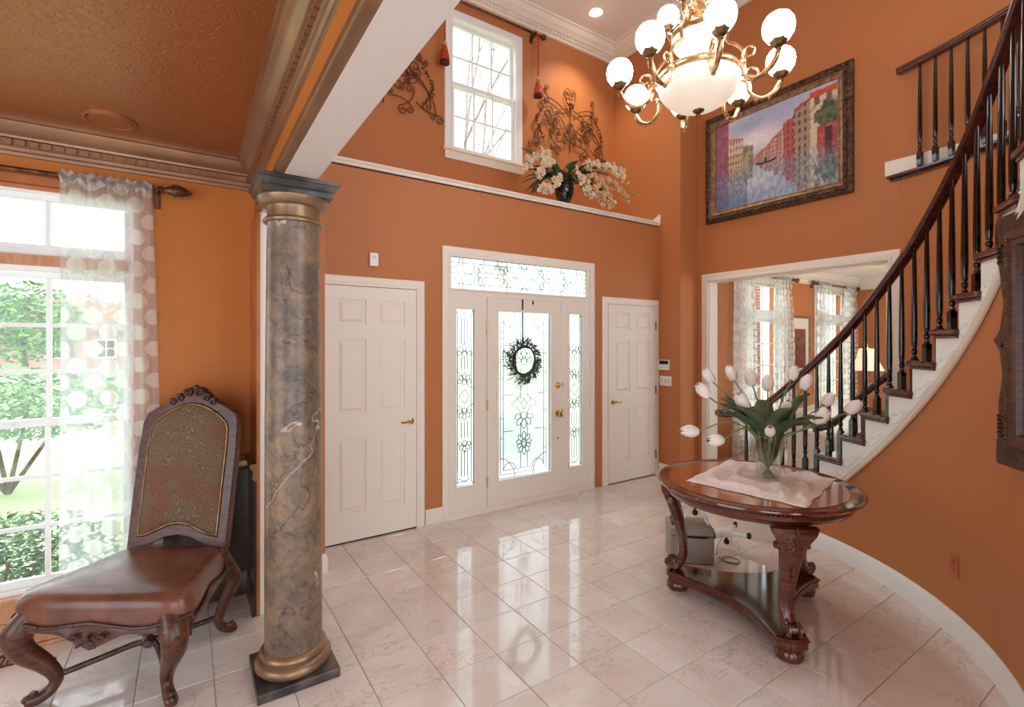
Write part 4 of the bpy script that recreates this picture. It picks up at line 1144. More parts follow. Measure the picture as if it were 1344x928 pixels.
def iron(label, x, z, sx, mirror):
    t = thing('iron_wall_scroll', label, 'wall decor', (x, UW - .022, z), group=None)
    S = []
    half = [((.02, .60), (.09, .76), 0, .055, -1, .25), ((.05, .55), (.30, .40), .0, .05, 1, .25), ((.30, .42), (.50, .10), .06, .05, 1, .3), ((.06, .50), (.36, .62), 0, .045, 1, .15),
            ((.10, .30), (.36, .34), .06, .05, -1, .35), ((.0, .05), (.16, .42), .0, .06, 1, .2), ((.18, .05), (.32, .22), .05, .045, -1, .3), ((.34, .12), (.60, .04), .0, .045, 1, -.2),
            ((.56, .03), (.33, .36), .04, .06, 1, -.3), ((.08, .12), (.3, .05), .04, .04, 1, .3), ((.33, .60), (.40, .72), 0, .035, -1, .2), ((.04, .36), (.17, .2), .035, .035, -1, .3), ((.36, .62), (.42, .52), .0, .035, -1, .2), ((.2, .44), (.27, .3), .03, .03, 1, .3)]
    for (p0, p1, r0, r1, sd, bw) in half:
        for m_ in (-1, 1):
            pts = cscroll((p0[0], p0[1]), (p1[0], p1[1]), r0, r1, sd, bw)
            S.append([(m_ * u * sx, v) for u, v in pts])
    S.append([(0, .02), (0, .6)])
    for s_ in S:
        MB().tube([(u, 0, v) for u, v in s_], .0052, 6, up=(0, 1, 0)).build('scroll', M['iron'], t, True)
    for m_ in (-1, 1):
        lv = MB()
        for k in range(12):
            a = k / 11
            u = (.42 + .1 * sin(a * pi)) * sx; v = .48 - .36 * a
            an = random.uniform(0, 6.28)
            lv.ball((m_ * u, -.006, v), .013, 6, 4); lv.tube([(m_ * u, -.008, v), (m_ * (u + .02 * cos(an)), -.014, v + .02 * sin(an)), (m_ * (u + .038 * cos(an)), -.008, v + .038 * sin(an))], [.004, .011, .002], 5, flat=.5)
        lv.build('leaf_cluster', M['iron'], t, True)
    lv = MB()
    for k in range(9):
        an = 2 * pi * k / 9
        lv.tube([(0, -.01, .60), (.025 * cos(an), -.018, .60 + .025 * sin(an)), (.055 * cos(an), -.008, .60 + .055 * sin(an))], [.004, .013, .002], 5, flat=.5)
    lv.build('leaf_cluster', M['iron'], t, True)
    return t
iron('bronzed iron scroll plaque behind the flower arrangement', 3.98, 3.93, 1.0, False)
iron('bronzed iron scroll plaque half hidden by the beam', 1.60, 3.91, 1.0, True)

# ================================================================ FLORAL ARRANGEMENT ON THE LEDGE
random.seed(11)
fa = thing('flower_arrangement', 'silk orchids and leaves in a black urn on the plant ledge', 'flower arrangement', (3.42, 4.12, LEDGE))
MB().lathe([(.10, 0), (.105, .015), (.075, .03), (.05, .05), (.055, .07), (.085, .12), (.1, .18), (.105, .23), (.095, .26), (.13, .285), (.135, .30), (.11, .3), (.08, .28)], 28).build('urn', M['urn'], fa, True, ang=50)
def leaf_mesh(mb, base, tip, width, droop, n=7, fold=.25):
    b = Vector(base); t = Vector(tip); d = t - b
    side = d.cross(Vector((0, 0, 1)))
    side = side.normalized() if side.length > 1e-4 else Vector((1, 0, 0))
    upv = side.cross(d).normalized()
    rows = []
    for i in range(n + 1):
        s_ = i / n
        c = b + d * s_ + upv * (droop * 4 * s_ * (1 - s_))
        wd = width * (sin(pi * min(1, s_ * .92 + .06)) ** .8)
        rows.append((c - side * wd + upv * wd * fold, c, c + side * wd + upv * wd * fold))
    vs_ = [p for r_ in rows for p in r_]; fs = []
    for i in range(n):
        for k in range(2): fs.append((i * 3 + k, i * 3 + k + 1, i * 3 + k + 4, i * 3 + k + 3))
    mb.add(vs_, fs)
for k in range(26):
    a = random.uniform(0, 2 * pi); l = random.uniform(.3, .52)
    if k < 9: a = random.uniform(pi, 2 * pi)
    elif k < 23: a = random.choice((0, pi)) + random.uniform(-.7, .7)
    el = random.uniform(-.15, .65) if k < 23 else .6
    q = MB(); leaf_mesh(q, (0, 0, .29), (l * cos(a) * 1.25, l * sin(a) * .55, .29 + l * el), random.uniform(.04, .07), .06)
    q.build('leaf', M['gleaf'], fa, True)
for k in range(5):
    sx_ = (-1, -1, 1, 1, 1)[k]
    q = MB(); P = bez([(0, 0, .28), (sx_ * (.2 + .05 * k), -.05, .33), (sx_ * (.38 + .03 * k), -.1, .22), (sx_ * (.46 + .05 * (k % 3)), -.12, .1 + .03 * k)], 6)
    q.tube(P, .003, 5)
    for i in range(4, len(P), 1):
        for s_ in (-1, 1): leaf_mesh(q, P[i], (P[i].x + .05 * sx_, P[i].y + s_ * .05, P[i].z - .05), .012, .01, 4)
    q.build('fern_frond', M['dleaf'], fa, True)
def blossom(mb, c, r):
    tilt = Vector((random.uniform(-.5, .5), -1, random.uniform(-.3, .5))).normalized()
    ux = tilt.cross(Vector((0, 0, 1))).normalized(); uz = ux.cross(tilt)
    rot0 = random.uniform(0, 1)
    for k in range(5):
        a = rot0 + 2 * pi * k / 5
        d = (ux * cos(a) + uz * sin(a)); p = ux * -sin(a) + uz * cos(a)
        c_ = Vector(c)
        vs_ = [c_, c_ + d * r * .5 + p * r * .34 + tilt * r * .2, c_ + d * r + tilt * r * .05, c_ + d * r * .5 - p * r * .34 + tilt * r * .2]
        mb.add(vs_, [(0, 1, 2, 3)])
    mb.ball(Vector(c) + tilt * r * .2, r * .2, 5, 3)
sprays = [((0, 0, .3), (-.28, -.06, .52), (-.5, -.1, .42), (-.62, -.12, .28), 'orchid'), ((0, 0, .3), (-.25, -.1, .42), (-.42, -.16, .36), (-.5, -.2, .2), 'orchid'), ((0, -.02, .3), (-.2, -.15, .25), (-.36, -.2, .1), (-.5, -.24, .08), 'orchid'),
          ((0, 0, .3), (.05, -.16, .36), (.12, -.2, .2), (.16, -.24, .09), 'orchid'), ((0, 0, .3), (.25, -.06, .52), (.5, -.1, .55), (.75, -.12, .5), 'orchid'), ((0, 0, .3), (.25, -.1, .48), (.48, -.16, .5), (.66, -.2, .42), 'orchid'),
          ((0, 0, .3), (.25, -.16, .38), (.42, -.22, .2), (.45, -.25, .05), 'peach'), ((0, 0, .3), (.3, -.12, .36), (.55, -.2, .3), (.7, -.24, .18), 'peach'), ((0, 0, .3), (.2, -.12, .3), (.3, -.2, .16), (.36, -.24, .05), 'peach'), ((0, 0, .3), (.3, -.1, .5), (.6, -.14, .46), (.95, -.16, .26), 'peach')]
for si, (a, b, c, d, mm) in enumerate(sprays):
    P = bez([a, b, c, d], 8)
    sp = MB().tube(P, .004, 5).build('orchid_spray', M['stem'], fa, True)
    q = MB()
    for i in range(7, len(P)):
        thin = si == 9
        for _ in range(1 if thin else 2):
            q_ = P[i] + Vector((random.uniform(-.035, .035), random.uniform(-.045, .02), random.uniform(-.035, .04)))
            blossom(q, q_, random.uniform(.012, .02) if thin else random.uniform(.028, .042))
    q.build('blossoms', M[mm], sp)
q = MB()
for k in range(7): blossom(q, (random.uniform(-.3, .35), random.uniform(-.2, -.1), random.uniform(.25, .4)), .035)
q.build('rust_blossoms', M['rust'], fa)

# ================================================================ CURVED STAIRCASE
RISE = .1838; GO = 5.35
def th_step(k): return -.8 - GO * (k - 1)
NST = 15
st = thing('staircase', 'curved staircase with dark wood treads, white stringer and black balusters', 'staircase', (CC[0], CC[1], 0))
def P0(r, t, z):
    a = radians(t); return (r * cos(a), r * sin(a), z)
def arcsolid(r0, r1, t0, t1, z0, z1, n=4):
    return MB().loft([[P0(r0, t0 + (t1 - t0) * i / n, z0), P0(r1, t0 + (t1 - t0) * i / n, z0), P0(r1, t0 + (t1 - t0) * i / n, z1), P0(r0, t0 + (t1 - t0) * i / n, z1)] for i in range(n + 1)])
ROUT = RO - .004
for k in range(1, NST + 1):
    t = th_step(k); z = RISE * k
    rout = ROUT if t < -14 else min(ROUT, 3.06)
    tr_ = arcsolid(RI - .03, rout, t + .75, t - GO - .15, z - .032, z).build('tread', M['rail'], st, bevel=.009)
    arcsolid(RI - .018, rout, t + .3, t - GO, z - .05, z - .032).build('cove', M['rail'], tr_, bevel=.006)
    arcsolid(RI + .002, rout - .002, t, t - .5, z - RISE, z - .05, 1).build('riser', M['white'], st)
    # stringer panel with stepped top
    arcsolid(RI, RI + .025, t, t - GO, 0, 0)
    n = 5; rings = []
    for i in range(n + 1):
        q = t - GO * i / n
        zb = max(0.0, zbot(q)) if q < TH0 else 0.0
        rings.append([P0(RI - .006, q, zb), P0(RI + .02, q, zb), P0(RI + .02, q, z - .05), P0(RI - .006, q, z - .05)])
    sp = MB().loft(rings).build('stringer_panel', M['white'], st, True)
    if k >= 2:
        # carved leaf bracket
        orn = MB()
        mid = t - GO * .5; zc = z - .165
        def S(u, v, w_=.0): return P0(RI - .009 - w_, mid - degrees_(u), zc + v)
        def degrees_(u): return math.degrees(u / RI)
        curve = [(-.075, -.04), (-.05, -.052), (-.02, -.035), (.01, -.005), (.035, .022), (.062, .038), (.082, .034)]
        orn.tube(bez([S(u, v) for u, v in curve], 4), [.004] + [.0065] * 23 + [.003], 6)
        for (u, v) in ((-.082, -.01), (-.068, .008), (-.05, .014), (-.03, .012), (-.012, .026), (.004, .036), (.02, .046), (.04, .056), (.058, .06), (.075, .056)):
            orn.tube([S(u, v), S(u + .006, v - .009, .003), S(u + .013, v - .02)], [.002, .005, .002], 5)
        orn.build('leaf_bracket', M['white'], sp, True)
# moulding under the stringer
prof = [(0, -.055), (.012, -.055), (.02, -.045), (.014, -.028), (.022, -.015), (.014, 0), (0, 0)]
mb = MB(); n = 80; rings = []
for i in range(n + 1):
    q = TH0 + (TH1 - TH0) * i / n
    rings.append([P0(RI - u - .004, q, max(.06, zbot(q) + v + .045)) if True else 0 for u, v in prof])
mb.loft(rings).build('stringer_moulding', M['cream'], st, True)
# curtail starting step (rounded drum)
cx, cy = 2.0, -.16
q = MB().lathe([(.23, 0), (.23, RISE - .05), (.2, RISE - .05)], 32, (cx, cy, 0)); q.build('curtail_riser', M['cream'], st, True)
MB().lathe([(.2, RISE - .034), (.25, RISE - .034), (.262, RISE - .018), (.25, RISE - .002), (.2, RISE - .002)], 32, (cx, cy, 0)).build('curtail_tread', M['rail'], st, True)
# balusters
RB = RI + .063
RAILZ = [(-84, 4.06), (-57.5, 3.083), (-53.1, 2.92), (-48.9, 2.742), (-43.1, 2.512), (-36.5, 2.25), (-30.8, 2.045), (-21.5, 1.703), (-12.8, 1.41), (-5.5, 1.165), (-1, 1.03), (3, .98), (8, .97)]
def railz(t): return interp(RAILZ, t) - .035
def baluster_mesh(h, base):
    mb = MB(); b = .0165
    mb.loft([[(-b, -b, 0), (b, -b, 0), (b, b, 0), (-b, b, 0)], [(-b, -b, base - .012), (b, -b, base - .012), (b, b, base - .012), (-b, b, base - .012)], [(-b * .6, -b * .6, base), (b * .6, -b * .6, base), (b * .6, b * .6, base), (-b * .6, b * .6, base)]])
    mb.lathe([(.012, base - .004), (.0155, base + .008), (.01, base + .016), (.011, base + .024), (.016, base + .032), (.0155, base + .045), (.0105, base + .058), (.0135, base + .066), (.016, base + .11), (.0165, base + .2), (.0145, base + (h - base) * .55), (.0105, h - .04), (.0095, h)], 12)
    return mb
for k in range(1, NST):
    for j, off in enumerate((.5, 3.2)):
        t = th_step(k) - off; z0 = RISE * k; z1 = railz(t) - .012
        h = z1 - z0
        base = .11 if j == 0 else .20
        baluster_mesh(h, base).build('baluster', M['black'], st, True, ang=40, loc=P0(RB, t, z0), rot=(0, 0, radians(t)))
# newel at the start and a few volute balusters
baluster_mesh(.93 - RISE, .2).build('newel', M['black'], st, True, ang=40, loc=P0(RB - .03, 1.6, RISE), rot=(0, 0, 0))
baluster_mesh(.93 - RISE, .2).build('newel', M['black'], st, True, ang=40, loc=(2.0, -.2, RISE))
# handrail
def rail_prof():
    return [(-.03, -.026), (-.02, -.03), (.02, -.03), (.03, -.026), (.026, -.012), (.034, 0), (.034, .012), (.022, .028), (0, .034), (-.022, .028), (-.034, .012), (-.034, 0), (-.026, -.012)]
rings = []; ts = [5.5 - i * 1.0 for i in range(90)]
for t in ts:
    rings.append([P0(RB + u, t, railz(t) + v * 1.15) for u, v in rail_prof()])
MB().loft(rings).build('handrail', M['rail'], st, True, ang=40)
# volute end
vp = spiral(RB * cos(radians(5.5)) - .09, RB * sin(radians(5.5)), .09, .9, 0.1, 1, 20, .35)
MB().tube([(u, v, railz(5.5) + .002) for u, v in vp], .034, 10).build('volute', M['rail'], st, True)
# handrail on the far side of the lower steps
far = bez([(3.02, -.08, .74), (3.075, -.24, .82), (3.062, -.46, 1.08), (3.03, -.66, 1.27), (3.02, -.69, 1.30)], 6)
MB().tube(far, .033, 10).build('far_handrail', M['rail'], st, True)
for (x, y, zt_) in ((3.03, -.12, .75), (3.035, -.26, .82), (3.02, -.46, 1.05)):
    tt = math.degrees(atan2(y, x)); kk = max(0, int((-tt - .8) / GO) + 1); z0 = RISE * kk
    baluster_mesh(zt_ - z0, .16).build('baluster', M['black'], st, True, ang=40, loc=(x - .03, y, z0))

# ---- landing rail on the curved wall behind the stair
ld = thing('landing_railing', 'dark wood rail with black balusters on the upper ledge behind the stair', 'railing', (CC[0], CC[1], LEDGE))
rings = []
nos = [(-.035, -.03), (-.045, -.022), (-.045, -.006), (-.035, 0), (.05, 0), (.05, -.03)]
MB().loft([[P0(RO + u, -12.6 - i, v) for u, v in nos] for i in range(58)]).build('nosing', M['rail'], ld, True)
MB().loft([[P0(RO - .008 + u, -12.8 - i, v) for u, v in [(-.012, -.055), (-.018, -.045), (-.012, -.03), (.01, -.03), (.01, -.055)]] for i in range(58)]).build('cove', M['rail'], ld, True)
Y = lambda y: y - CC[1]
MB().box(RX - CC[0] - .016, RX - CC[0], Y(-1.0), Y(1.755), .0, .125).build('skirting', M['cream'], ld)
MB().prism([(1.72, 0), (1.0, 0), (0.2, 0), (-.6, 0)] and [(P0(RO, -13.2, 0)[0], P0(RO, -13.2, 0)[1])] + [P0(RO, -13.2 - i * 3, 0)[:2] for i in range(1, 18)] + [(RX - CC[0], Y(-.6)), (RX - CC[0], Y(1.72))], lambda u, v, w_: (u, v, w_), -.028, -.002).build('ledge_board', M['cream'], ld)
for i in range(14):
    t = -17.3 - 2.12 * i
    baluster_mesh(.83, .12).build('baluster', M['black'], ld, True, ang=40, loc=P0(RO - .035, t, 0), rot=(0, 0, radians(t)))
rings = [[P0(RO - .04 + u, -14.3 - i * .8, .86 + v) for u, v in rail_prof()] for i in range(62)]
MB().loft(rings).build('handrail', M['rail'], ld, True, ang=40)

# ================================================================ CENTRE TABLE
TC = (2.794, 1.62)
tb = thing('center_table', 'round mahogany centre table with three scrolled legs on a triangular base', 'table', (TC[0], TC[1], 0))
MB().lathe([(.3, .735), (.515, .735), (.53, .738), (.545, .745), (.55, .752), (.548, .759), (.536, .7635), (.53, .7605), (.3, .7605)], 96).build('table_top', M['mahogtop'], tb, True, ang=30)
q = MB()
q.lathe([(.445, .7606), (.475, .7606), (.475, .7614), (.445, .7614)], 96); q.build('inlay_band', M['inlay'], tb, True)
MB().lathe([(.3, .675), (.478, .675), (.486, .68), (.49, .69), (.5, .7), (.503, .722), (.52, .735), (.3, .735)], 96).build('apron', M['mahog'], tb, True, ang=30)
bd = MB()
for k in range(150):
    a = 2 * pi * k / 150
    bd.ball((.523 * cos(a), .523 * sin(a), .733), .006, 5, 3)
bo = bd.build('bead_edge', M['mcarve'], tb, True); bo['kind'] = 'stuff'
feet = [(2.484, 1.235), (2.61, 2.072), (3.288, 1.551)]
angs = sorted(atan2(y - TC[1], x - TC[0]) for x, y in feet)
base_a = angs[0]
def tri_outline(R_, half, conc, grow=0):
    pts = []
    for i in range(3):
        a = base_a + i * 2 * pi / 3
        ca, sa = cos(a), sin(a)
        for j in range(7):
            b = -1 + 2 * j / 6
            rr = R_ + grow - .02 * b * b
            pts.append((rr * ca - half * b * -sa * -1, rr * sa + half * b * ca))
        a2 = a + 2 * pi / 3
        p0 = Vector(pts[-1]); p1 = Vector(((R_ + grow - .02) * cos(a2) + half * sin(a2), (R_ + grow - .02) * sin(a2) - half * cos(a2)))
        mid = (p0 + p1) / 2
        ctr = mid * (1 - conc / max(.01, mid.length))
        for j in range(1, 12):
            t = j / 12
            c2 = ctr * 2 - mid
            pts.append(tuple(p0 * (1 - t) ** 2 + c2 * 2 * t * (1 - t) + p1 * t * t))
    return pts
def lift(pts, z): return [(x, y, z) for x, y in pts]
o_ = tri_outline(.50, .075, .10)
def sc2(pts, k): return [(x * k, y * k) for x, y in pts]
MB().loft([lift(sc2(o_, .97), .062), lift(o_, .066), lift(o_, .098), lift(sc2(o_, 1.012), .102), lift(sc2(o_, 1.018), .112), lift(sc2(o_, 1.0), .122)]).build('base_plinth', M['mahog'], tb, True, ang=30)
MB().loft([lift(sc2(o_, .985), .1225), lift(sc2(o_, .97), .126)]).build('base_shelf', M['mahoglow'], tb)
bd = MB()
for i in range(len(o_)):
    a = Vector(o_[i]); b = Vector(o_[(i + 1) % len(o_)])
    m_ = max(1, int((b - a).length / .014))
    for j in range(m_):
        p = a + (b - a) * j / m_
        bd.ball((p.x * 1.018, p.y * 1.018, .109), .0055, 5, 3)
bo = bd.build('bead_edge', M['mcarve'], tb, True); bo['kind'] = 'stuff'
for i in range(3):
    a = base_a + i * 2 * pi / 3
    ca, sa = cos(a), sin(a)
    def R3(u, v, w_):      # u radial, v tangential, w_ height
        return (u * ca - v * sa, u * sa + v * ca, w_)
    q = MB().lathe([(.05, 0), (.062, .006), (.068, .03), (.062, .052), (.05, .064)], 40, R3(.445, 0, 0), rib=lambda k: -.07 * (k % 2))
    q.build('bun_foot', M['mahog'], tb, True, ang=60)
    # leg: slab in radial profile with tapering width
    prof = [(.50, .675, .112), (.497, .64, .10), (.485, .60, .076), (.468, .54, .055), (.445, .46, .044), (.425, .38, .038), (.413, .30, .036), (.412, .24, .034), (.425, .19, .034), (.45, .155, .036), (.47, .14, .036)]
    P = bez([(u, w_, z) for u, z, w_ in prof], 4)
    rings = []
    for j, p in enumerate(P):
        d = (P[min(j + 1, len(P) - 1)] - P[max(j - 1, 0)]); nrm = Vector((d.z, -d.x)).normalized() if False else None
        dx, dz = d.x, d.z; ln = hypot(dx, dz); nx, nz = -dz / ln, dx / ln
        thk = interp([(.14, .03), (.3, .027), (.5, .034), (.675, .03)], p.z)
        hw = p.y
        rg = []
        for (su, sv) in ((1, -.55), (1, .55), (.55, 1), (-.55, 1), (-1, .55), (-1, -.55), (-.55, -1), (.55, -1)):
            rg.append(R3(p.x + nx * thk * su, hw * sv, p.z + nz * thk * su))
        rings.append(rg)
    lg_ = MB().loft(rings).build('leg', M['mahog'], tb, True, ang=50)
    # foot scroll
    sc_m = MB()
    for s_ in (-1, 1):
        sp_ = spiral(.482, .168, .034, 1.6, -pi / 2, 1, 24, .2)
        sc_m.tube([R3(u, s_ * .026, w_) for u, w_ in sp_], .010, 7)
    sc_m.tube([R3(.482, -.03, .168), R3(.482, .03, .168)], .026, 14)
    sc_m.build('foot_scroll', M['mahog'], lg_, True)
    cv = MB()
    for s_ in (-1, 1):
        for (v0, z0, r0) in ((.046, .632, .024), (.026, .575, .017), (.014, .525, .011)):
            xx = interp([(.4, .475), (.5, .497), (.6, .522), (.68, .535)], z0)
            sp_ = spiral(0, 0, r0, 1.4, .4, s_, 16, .2)
            cv.tube([R3(xx - .004, s_ * v0 + u, z0 + w_) for u, w_ in sp_], .0045, 6)
    for z0 in (.66, .61, .45, .42):
        xx = interp([(.4, .472), (.5, .495), (.6, .520), (.68, .534)], z0)
        cv.tube([R3(xx, 0, z0 + .022), R3(xx + .006, 0, z0), R3(xx, 0, z0 - .022)], [.003, .011, .003], 6)
    q = cv.build('leg_carving', M['mcarve'], lg_, True); q['kind'] = 'stuff'
    for s_ in (-1, 1):
        ear = MB().tube([R3(.47 + u, s_ * (.068 + 0 * u), .575 + w_) for u, w_ in spiral(0, 0, .02, 1.3, 0, 1, 14, .3)], .009, 7)
        ear.tube([R3(.47, s_ * .055, .575), R3(.47, s_ * .082, .575)], .018, 10)
        ear.build('volute', M['mahog'], lg_, True)

# ---- lace cloth
random.seed(5)
A_, B_, C_, D_ = Vector((2.456, 1.841)), Vector((2.546, 1.208)), Vector((3.235, 1.362)), Vector((3.10, 1.985))
VX, VY = 2.893, 1.589
nu = 44; vs_, fs = [], []
ctrx, ctry = TC
for i in range(nu + 1):
    for k in range(nu + 1):
        s_, t = i / nu, k / nu
        p = A_ * (1 - s_) * (1 - t) + B_ * s_ * (1 - t) + C_ * s_ * t + D_ * (1 - s_) * t
        edge = min(s_, 1 - s_, t, 1 - t)
        wob = .008 * sin(22 * s_ + 3) + .008 * sin(19 * t)
        dv = hypot(p.x - VX, p.y - VY)
        h = .5 + .5 * sin(15 * s_ + 19 * t + 2.6 * sin(9 * s_ - 5 * t))
        h2 = .5 + .5 * sin(21 * s_ - 8 * t + 2 * sin(5 * t))
        grow = min(1, edge * 9)
        bump_ = .03 * grow * (h ** 2) * min(1, max(0, (dv - .1) / .12)) + .014 * h2 * grow
        if t > .62: bump_ += .03 * grow * (.5 + .5 * sin(16 * s_ + 9 * t)) * (t - .62) / .38
        x, y = p.x + wob * .6, p.y - wob * .5
        vs_.append((x - VX, y - VY, .0045 + bump_))
    # next row
for i in range(nu):
    for k in range(nu):
        a = i * (nu + 1) + k
        fs.append((a, a + 1, a + nu + 2, a + nu + 1))
cm = MB(); cm.add(vs_, fs)
cloth = tag(cm.build('lace_cloth', M['lace'], None, True, ang=180, loc=(VX, VY, .7615)), 'rumpled pale lace cloth on the round table', 'tablecloth')
so = cloth.modifiers.new('thick', 'SOLIDIFY'); so.thickness = .0015

# ---- glass vase and tulips
va = thing('vase', 'clear glass vase of tulips on the lace cloth', 'vase', (VX, VY, .767))
prof_o = [(.058, 0), (.062, .006), (.064, .03), (.07, .09), (.08, .16), (.09, .22), (.096, .262)]
prof_i = [(.092, .262), (.086, .22), (.076, .16), (.066, .09), (.06, .03), (.056, .014)]
MB().lathe(prof_o + prof_i, 40).build('glass_body', M['vase'], va, True, ang=60)
random.seed(3)
heads = [(-.279, .628), (-.385, .554), (-.133, .637), (-.041, .605), (.03, .577), (-.192, .495), (.009, .481), (-.101, .357), (-.417, .339), (-.325, .309), (.179, .641), (.206, .591), (.204, .417), (.356, .49), (.44, .458)]
deps = [.10, -.05, .14, .1, .06, -.10, -.16, -.2, .0, -.1, .08, .0, -.14, .05, -.05]
names_ = ['white tulip rising high toward the window curtain', 'white tulip farthest out above the table edge on the door side', 'white tulip with closed bud among the tall centre stems', 'white tulip tall in the centre behind its neighbours', 'white tulip in the centre just below the tall buds', 'white tulip leaning toward the door above a broad leaf', 'white tulip bud low in the centre front', 'small white tulip low in front of the leaves', 'white tulip drooping lowest and farthest toward the door', 'white tulip drooping beside the lowest outer bloom', 'large white tulip highest toward the staircase', 'white tulip tucked under the highest bloom by the staircase', 'white tulip bending low toward the staircase', 'pale tulip leaning far toward the balusters', 'open white tulip reaching farthest toward the staircase']
rv = Vector((cos(YAW), -sin(YAW), 0)); dv_ = Vector((sin(YAW), cos(YAW), 0))
def tulip_head(mb, c, axis, s=1.0):
    axis = axis.normalized()
    ux = axis.cross(Vector((.3, .2, 1))).normalized(); uy = axis.cross(ux)
    for layer, (nr, off) in enumerate(((1.0, 0), (.9, pi / 3))):
        for k in range(3):
            a0 = off + k * 2 * pi / 3 + .3
            rows = []
            for i in range(7):
                t = i / 6
                rad = s * nr * .030 * (sin(pi * min(1, .16 + t * .72)) ** .8) * (1.0 if t < .8 else .92)
                wid = .95 * (sin(pi * (.12 + t * .80)) ** .7)
                row = []
                for j in range(5):
                    b = (j - 2) / 2
                    an = a0 + b * wid
                    rr = rad * (1 - .05 * abs(b)) + (.006 * s * layer * 0)
                    row.append(c + axis * (s * .085 * (t - .12 * b * b * t)) + (ux * cos(an) + uy * sin(an)) * rr)
                rows.append(row)
            vs_ = [p for r_ in rows for p in r_]; fs_ = []
            for i in range(6):
                for j in range(4): fs_.append((i * 5 + j, i * 5 + j + 1, i * 5 + j + 6, i * 5 + j + 5))
            mb.add(vs_, fs_)
for i, ((lx, hz), dp) in enumerate(zip(heads, deps)):
    k = 1 + dp / 2.94
    hp = rv * (lx * k) + dv_ * dp + Vector((0, 0, (hz - .022) * 1.0))
    # base in the vase
    out = Vector((hp.x, hp.y, 0))
    o0 = -out.normalized() * .03 if out.length > .05 else Vector((0, 0, 0))
    t_ = thing('tulip', names_[i], 'tulip', (VX, VY, .785), group='tulips in the glass vase')
    b0 = Vector((o0.x * 1.0, o0.y * 1.0, 0.0))
    rim = Vector((out.x, out.y, 0)); rim = rim.normalized() * min(.075, rim.length * .5) if rim.length > .01 else rim
    hz0 = hp.z - .018
    droop = i in (8, 9)
    mid = Vector((out.x * (.55 if droop else .5), out.y * (.55 if droop else .5), hz0 * (1.02 if droop else .68) + (.02 if droop else 0)))
    hb = Vector((hp.x, hp.y, hz0 - .035))
    axis = (hb - mid).normalized()
    if droop: axis = Vector((axis.x, axis.y, .05)).normalized()
    else: axis = (axis + Vector((0, 0, .35))).normalized()
    pts = bez([b0, Vector((rim.x * .6, rim.y * .6, .12)), Vector((rim.x, rim.y, .235)), mid, hb], 6)
    MB().tube(pts, .0045, 6).build('stem', M['stem'], t_, True)
    q = MB(); tulip_head(q, hb, axis, random.uniform(1.12, 1.3) * (.85 if i in (7, 6) else 1)); q.build('bloom', M['tulip'], t_, True, ang=80)
    if i not in (3, 11):
        an = atan2(hp.y, hp.x) + random.uniform(-.5, .5)
        l = random.uniform(.24, .34); el = random.uniform(.3, .5) if i not in (13, 14) else .28
        q = MB()
        bs = Vector((rim.x * .3, rim.y * .3, .1)); mdl = Vector((.07 * cos(an), .07 * sin(an), .25)); tip = Vector((l * cos(an), l * sin(an), el))
        Pq = bez([bs, mdl, (mdl + tip) / 2 + Vector((0, 0, .035)), tip], 5)
        rows = []
        for j, p in enumerate(Pq):
            s_ = j / (len(Pq) - 1)
            side = Vector((-sin(an), cos(an), 0)); wd = .054 * sin(pi * min(1, .1 + .9 * s_)) ** .7 + .003
            rows.append((p - side * wd + Vector((0, 0, wd * .5)), p, p + side * wd + Vector((0, 0, wd * .5))))
        vs_ = [p for r_ in rows for p in r_]; fs_ = []
        for j in range(len(rows) - 1):
            for jj in range(2): fs_.append((j * 3 + jj, j * 3 + jj + 1, j * 3 + jj + 4, j * 3 + jj + 3))
        q.add(vs_, fs_); lo = q.build('leaf', M['tleaf'], t_, True, ang=180)
        so = lo.modifiers.new('thick', 'SOLIDIFY'); so.thickness = .002

# ================================================================ THINGS UNDER THE TABLE
gb = thing('storage_box', 'grey fabric box with dark slot handle on the floor behind the table', 'box', (3.085, 2.283, 0), radians(-42))
def rbox(mb, hx, hy, z0, z1, r=.02):
    for_ = []
    def loop(k, z):
        return [((hx - r) * sx_ + (r * k) * cos(a), (hy - r) * sy_ + (r * k) * sin(a), z) for sx_, sy_, a0 in ((1, 1, 0), (-1, 1, pi / 2), (-1, -1, pi), (1, -1, 3 * pi / 2)) for a in [a0 + pi / 2 * j / 4 for j in range(5)]]
    return mb.loft([loop(.6, z0), loop(1, z0 + .006), loop(1, z1 - .015), loop(.8, z1 - .004), loop(.3, z1)])
rbox(MB(), .15, .125, .005, .20).build('body', M['greyfab'], gb, True, ang=40)
rbox(MB(), .152, .127, .202, .255).build('lid', M['greyfab'], gb, True, ang=40)
MB().box(-.09, .1, -.1275, -.124, .188, .199).build('handle_slot', M['darkplastic'], gb)
MB().box(-.12, .12, -.1, .1, 0, .006).build('foot_pad', M['darkplastic'], gb)

